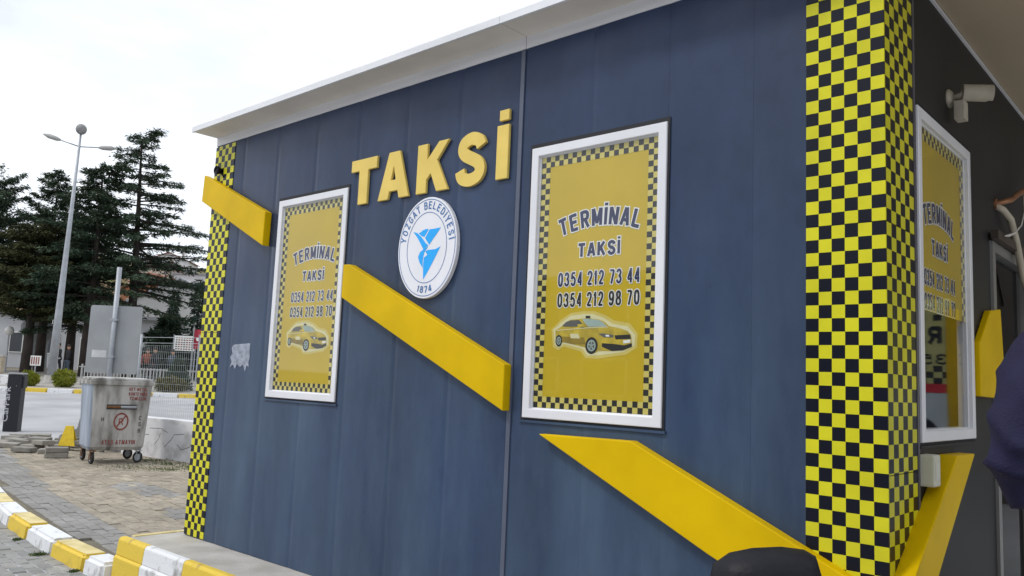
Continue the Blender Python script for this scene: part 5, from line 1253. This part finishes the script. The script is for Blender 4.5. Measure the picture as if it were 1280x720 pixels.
# ------------------------------------------------------------------ far fence, signs and banner
ff = empty('white_fence', 'white vertical bar fence on the far pavement behind the conical shrub', 'fence', (*xy(30.3, -14.5), gz(*xy(30.3, -10)) + .13), math.atan2(TY, TX))
fw_ = mat('white_fence_paint', (.40, .40, .40), .6)
b0 = MB().box(-.02, .02, -.012, .012, .08, .85).build('bar', fw_, ff)
for i in range(1, 58): share(b0, ff, (i * .14, 0, 0))
for z in (.12, .78): MB().box(-.1, 8.1, -.02, .02, z, z + .04).build('rail', fw_, ff)
for i in range(5): MB().box(i * 2 - .03, i * 2 + .03,   .022, .08, 0, .92).build('post', fw_, ff)
def banner(label, loc, rz, wd, ht, zc, m, cat='banner', posts=True):
    b = empty('banner', label, cat, loc, rz)
    MB().box(-wd / 2, wd / 2, -.02, .02, zc - ht / 2, zc + ht / 2).build('cloth', m, b)
    for s_ in (-1, 1): MB().tube([(s_ * (wd / 2 + .04), 0, 0), (s_ * (wd / 2 + .04), 0, zc + ht / 2 + .05)], .03, 6).build('pole', steel_m, b)
    return b
x, y = -36.4, 17.9
bn = banner('pale banner with rows of red and dark print beyond the far fence', (x, y, zt(x, y)), R(50), 1.05, .80, 2.02, whitep_m)
for r0 in range(6):
    for c0 in range(7):
        MB().box(-.46 + c0 * .135, -.37 + c0 * .135, -.024, -.0205, 1.68 + r0 * .12, 1.74 + r0 * .12).build('print', redp if (r0 * 3 + c0) % 3 else dk, bn)
x, y = -34.1, 17.2
fl = empty('red_flag', 'red flag with a white dot hanging beside the pale banner', 'flag', (x, y, zt(x, y)), R(50))
MB().tube([(0, 0, 0), (0, 0, 2.9)], .025, 6).build('pole', steel_m, fl)
mb = MB(); nn = 8
mb.add([(.03 + .07 * k, .05 * math.sin(k * 1.1), z_) for z_ in (2.75 - .0, 1.75) for k in range(nn)], [(k, k + 1, nn + k + 1, nn + k) for k in range(nn - 1)]); fo = mb.build('cloth', mat('flag_red', (.35, .03, .05), .8), fl, smooth=True)
mb = MB(); mb.add([(.25 + .09 * math.cos(a), -.09, 2.25 + .09 * math.sin(a)) for a in np.linspace(0, 2 * PI, 13)[:-1]], [tuple(range(12))]); mb.build('emblem', whitep_m, fl)
x, y = -33.5, 17.75
wb = banner('white board at the checkered corner behind the flag', (x, y, zt(x, y)), R(50), .9, 1.1, 1.9, whitep_m, 'board')
x, y = -37.9, 11.2
ws = empty('warning_sign', 'small square red and white sign between the white building and the street lamp', 'sign', (x, y, zt(x, y)), R(50))
MB().tube([(0, .03, 0), (0, .03, 1.1)], .03, 6).build('post', steel_m, ws)
MB().box(-.24, .24, -.015, .015, .62, 1.10).build('panel', whitep_m, ws)
for k in range(4):
    MB().box(-.20 + .105 * k, -.145 + .105 * k, -.02, -.0155, .68, 1.04).build('stripe', redp, ws)
gl = empty('globe_lamp', 'white globe lamp on a thin post at the left edge', 'globe lamp', (-44.4, 11.85, zt(-44.4, 11.85)))
MB().tube([(0, 0, 0), (0, 0, 2.1)], .05, 8).build('post', steel_m, gl)
MB().lathe([(.02, -.25), (.15, -.2), (.24, -.05), (.24, .05), (.15, .2), (.02, .25)], 14, 0, Matrix.Translation((0, 0, 2.3))).build('globe', mat('white_globe', (.7, .7, .68), .3), gl, smooth=True)
for k in range(3):
    x, y = xy(33.5, -19.7 - k * 1.25)
    bo = empty('entrance_post', ('short cream gate post nearest the lamp', 'middle short cream gate post behind the barrier cabinet', 'short cream gate post at the left edge')[k], 'gate post', (x, y, zt(x, y)), R(45))
    MB().box(-.16, .16, -.16, .16, 0, 1.0).build('shaft', mat('cream_render', (.42, .36, .27), .85, var=.2), bo, bevel=.02)
    MB().box(-.2, .2, -.2, .2, 1.002, 1.08).build('cap', conc_m, bo, bevel=.02)
bl = empty('concrete_block', 'white concrete block on the far kerb beside the barrier cabinet', 'block', on(-31.4, 8.3), R(45))
MB().box(-.45, .45, -.25, .25, 0, .42).build('block_body', kerb_w, bl, bevel=.03); MB().box(-.38, .38, -.2, .2, .422, .45).build('cap', conc_m, bl)

# ------------------------------------------------------------------ buildings
pale_r = mat('pale_grey_render', (.50, .51, .54), .85, var=.08, scale=.6); gable_r = mat('beige_grey_render', (.42, .42, .41), .9, var=.08, scale=.4)
tile_m = mat('red_roof_tile', (.26, .10, .06), .85, var=.2, scale=2); roofg = mat('grey_sheet_roof', (.28, .29, .31), .6, var=.1)
winm = mat('dark_window_glass', (.03, .035, .045), .15)
def building(name, label, loc, rz, wx, wy, h, wall, roof, gable=0.0, wins=(), ov=.25, cat='building', chim=False):
    b = empty(name, label, cat, loc, rz)
    mb = MB()
    if gable: mb.prism([(-wx / 2, -1), (wx / 2, -1), (wx / 2, h), (0, h + gable), (-wx / 2, h)], -wy / 2, wy / 2)
    else: mb.box(-wx / 2, wx / 2, -wy / 2, wy / 2, -1, h)
    mb.build('wall', wall, b)
    mb = MB()
    if gable:
        k = gable / (wx / 2); t_ = .18
        for s_ in (-1, 1):
            mb.prism([(0, h + gable + .02), (s_ * (wx / 2 + ov), h - ov * k + .02), (s_ * (wx / 2 + ov), h - ov * k + t_), (0, h + gable + t_ + .02)], -wy / 2 - ov, wy / 2 + ov)
    else: mb.box(-wx / 2 - ov, wx / 2 + ov, -wy / 2 - ov, wy / 2 + ov, h + .003, h + .25)
    rf_ = mb.build('roof', roof, b)
    if chim: MB().box(wx * .2, wx * .2 + .7, -.35, .35, h, h + gable + 1.2).build('chimney', wall, rf_)
    for (a, z, ww, hh) in wins:
        wo = MB().box(a - ww / 2 - .06, a + ww / 2 + .06, -wy / 2 - .05, -wy / 2 + .1, z - .06, z + hh + .06).build('window', whitep_m, b)
        MB().box(a - ww / 2, a + ww / 2, -wy / 2 - .058, -wy / 2 - .051, z, z + hh).build('pane', winm, wo)
    return b
x, y = xy(55, -28.0)
building('office_building', 'pale single storey building behind the trees at the left', (x, y, gz(x, y)), math.atan2(TY, TX), 17, 6, 3.55, pale_r, roofg, wins=[(-7, 1.0, .9, 1.3), (-5.2, 1.0, .9, 1.3), (-3.2, 1.0, .9, 1.3), (-.8, 1.0, .8, 1.3), (1.6, 1.0, .9, 1.3), (4.0, .0, .9, 2.1)])
x, y = xy(45, -23.85)
mo = empty('water_tank', 'grey round topped concrete tank on a pedestal in front of the pale building', 'tank', (x, y, gz(x, y)))
MB().lathe([(.62, 0), (.55, 1.5), (.60, 2.0), (.95, 2.35), (1.0, 2.8), (.85, 3.15), (.3, 3.3)], 18).build('tank_body', mat('tank_concrete', (.30, .31, .32), .85, var=.1), mo, smooth=False)
MB().lathe([(.8, 0), (.75, .3), (.6, .32)], 14).build('footing', conc_m, mo)
x, y = xy(72, -23.2)
building('gabled_building', 'large blank grey gable end behind the small firs', (x, y, gz(x, y)), math.atan2(TY, TX) + .05, 9.0, 12, 5.2, gable_r, roofg, gable=2.3, wins=[(-2.4, 1.0, .9, 1.2), (2.2, 1.0, .9, 1.2)])
brick_r = mat('orange_brick', (.30, .13, .07), .9, var=.15); cream_r = mat('cream_house_render', (.48, .43, .36), .9, var=.1); white_r = mat('white_house_render', (.60, .60, .62), .9, var=.06)
for (s_, t_, wx, wy, h, wl, rfm, g, lab) in ((208, -77, 12, 9, 6, cream_r, tile_m, 2.4, 'cream red roofed house highest on the far hillside'),
                                            (228, -81, 11, 9, 5, white_r, tile_m, 2.2, 'white red roofed house far behind the tallest cedar'),
                                            (206, -67, 13, 9, 7, white_r, roofg, 0, 'white flat roofed block on the hill by the checkered corner'),
                                            (183, -70, 9, 8, 5, brick_r, tile_m, 2.0, 'orange brick house on the hill right of the cedar crown'),
                                            (182, -63, 8, 8, 4.5, brick_r, tile_m, 1.8, 'second orange brick house lower on the hillside'),
                                            (196, -72.5, 10, 8, 5.5, cream_r, tile_m, 2.1, 'cream house between the brick houses on the hill'),
                                            (188, -57, 8, 8, 9, white_r, roofg, 0, 'tall white block on the hill at the checkered corner')):
    x, y = xy(s_, t_); z = hillz(s_, t_)
    wins = [(a, zz, 1.2, 1.4) for a in (-wx * .3, 0, wx * .3) for zz in ([1.0, 3.8] if h > 5 else [1.4])]
    building('hillside_house', lab, (x, y, z), math.atan2(TY, TX) + random.uniform(-.3, .3), wx, wy, h, wl, rfm, g, wins, ov=.5, cat='house', chim=g > 0)
# unseen buildings, added so panes and paint mirror dark facades instead of sky
x = 0
building('unseen_building', 'long tan unseen building across the street, added to darken reflections in the front windows', (6, -33, -.32), PI, 64, 10, 6.6, mat('tan_facade', (.13, .11, .09), .9, var=.12, scale=.5), roofg, wins=[(-30 + 4 * k, z, 2.4, 1.6) for k in range(16) for z in (1.2, 4.3)])
building('unseen_hall', 'dark brown unseen hall beyond the canopy, added to darken reflections in the entrance window', (16.2, 16, -.32), 0, 22, 8, 7.5, mat('brown_facade', (.10, .085, .07), .9, var=.12, scale=.5), roofg)
# overhead cable
cb = MB().tube([(-60 + 2.6 * k, 26.5 + 1.3 * k, 9.3 + 0.35 * (k - 6) ** 2 * .09 + .14 * k) for k in range(13)], .035, 5).build('overhead_cable', groove_m)
tag(cb, 'thin dark overhead cable crossing the sky above the hillside', 'cable')

# weeds in the joints by the low wall and along the kerb
wd_m = leaf_mat('weed_leaves', (.05, .08, .02), (.10, .14, .04))
n = 1600; r_ = np.random.default_rng(5)
cl = np.array([(-5.568, 2.498, 0.16), (-5.462, 2.871, 0.2), (-6.261, 2.818, 0.2), (-5.781, 2.977, 0.2), (-6.793, 2.871, 0.2), (-0.574, -0.564, 0.03), (-1.34, -0.558, 0.05), (-2.054, -0.495, 0.03), (-6.048, 2.232, 0.3)])
ci = r_.integers(0, len(cl), n); P = np.zeros((n, 3)); P[:, :2] = cl[ci, :2] + r_.normal(0, 1, (n, 2)) * cl[ci, 2:3] * .6
P[:, 2] = np.where(P[:, 1] < np.array([kerb_back(x) - .19 for x in P[:, 0]]), -.312, SW)
D = unit(np.concatenate([r_.normal(0, .6, (n, 2)), np.ones((n, 1))], 1)); N = unit(np.cross(D, r_.normal(0, 1, (n, 3))))
wo = quads_object('weeds', P, D, N, r_.uniform(.015, .05, n) * np.where(P[:, 2] < -.25, .6, 1), r_.uniform(.004, .009, n), wd_m, None); tag(wo, kind='stuff')
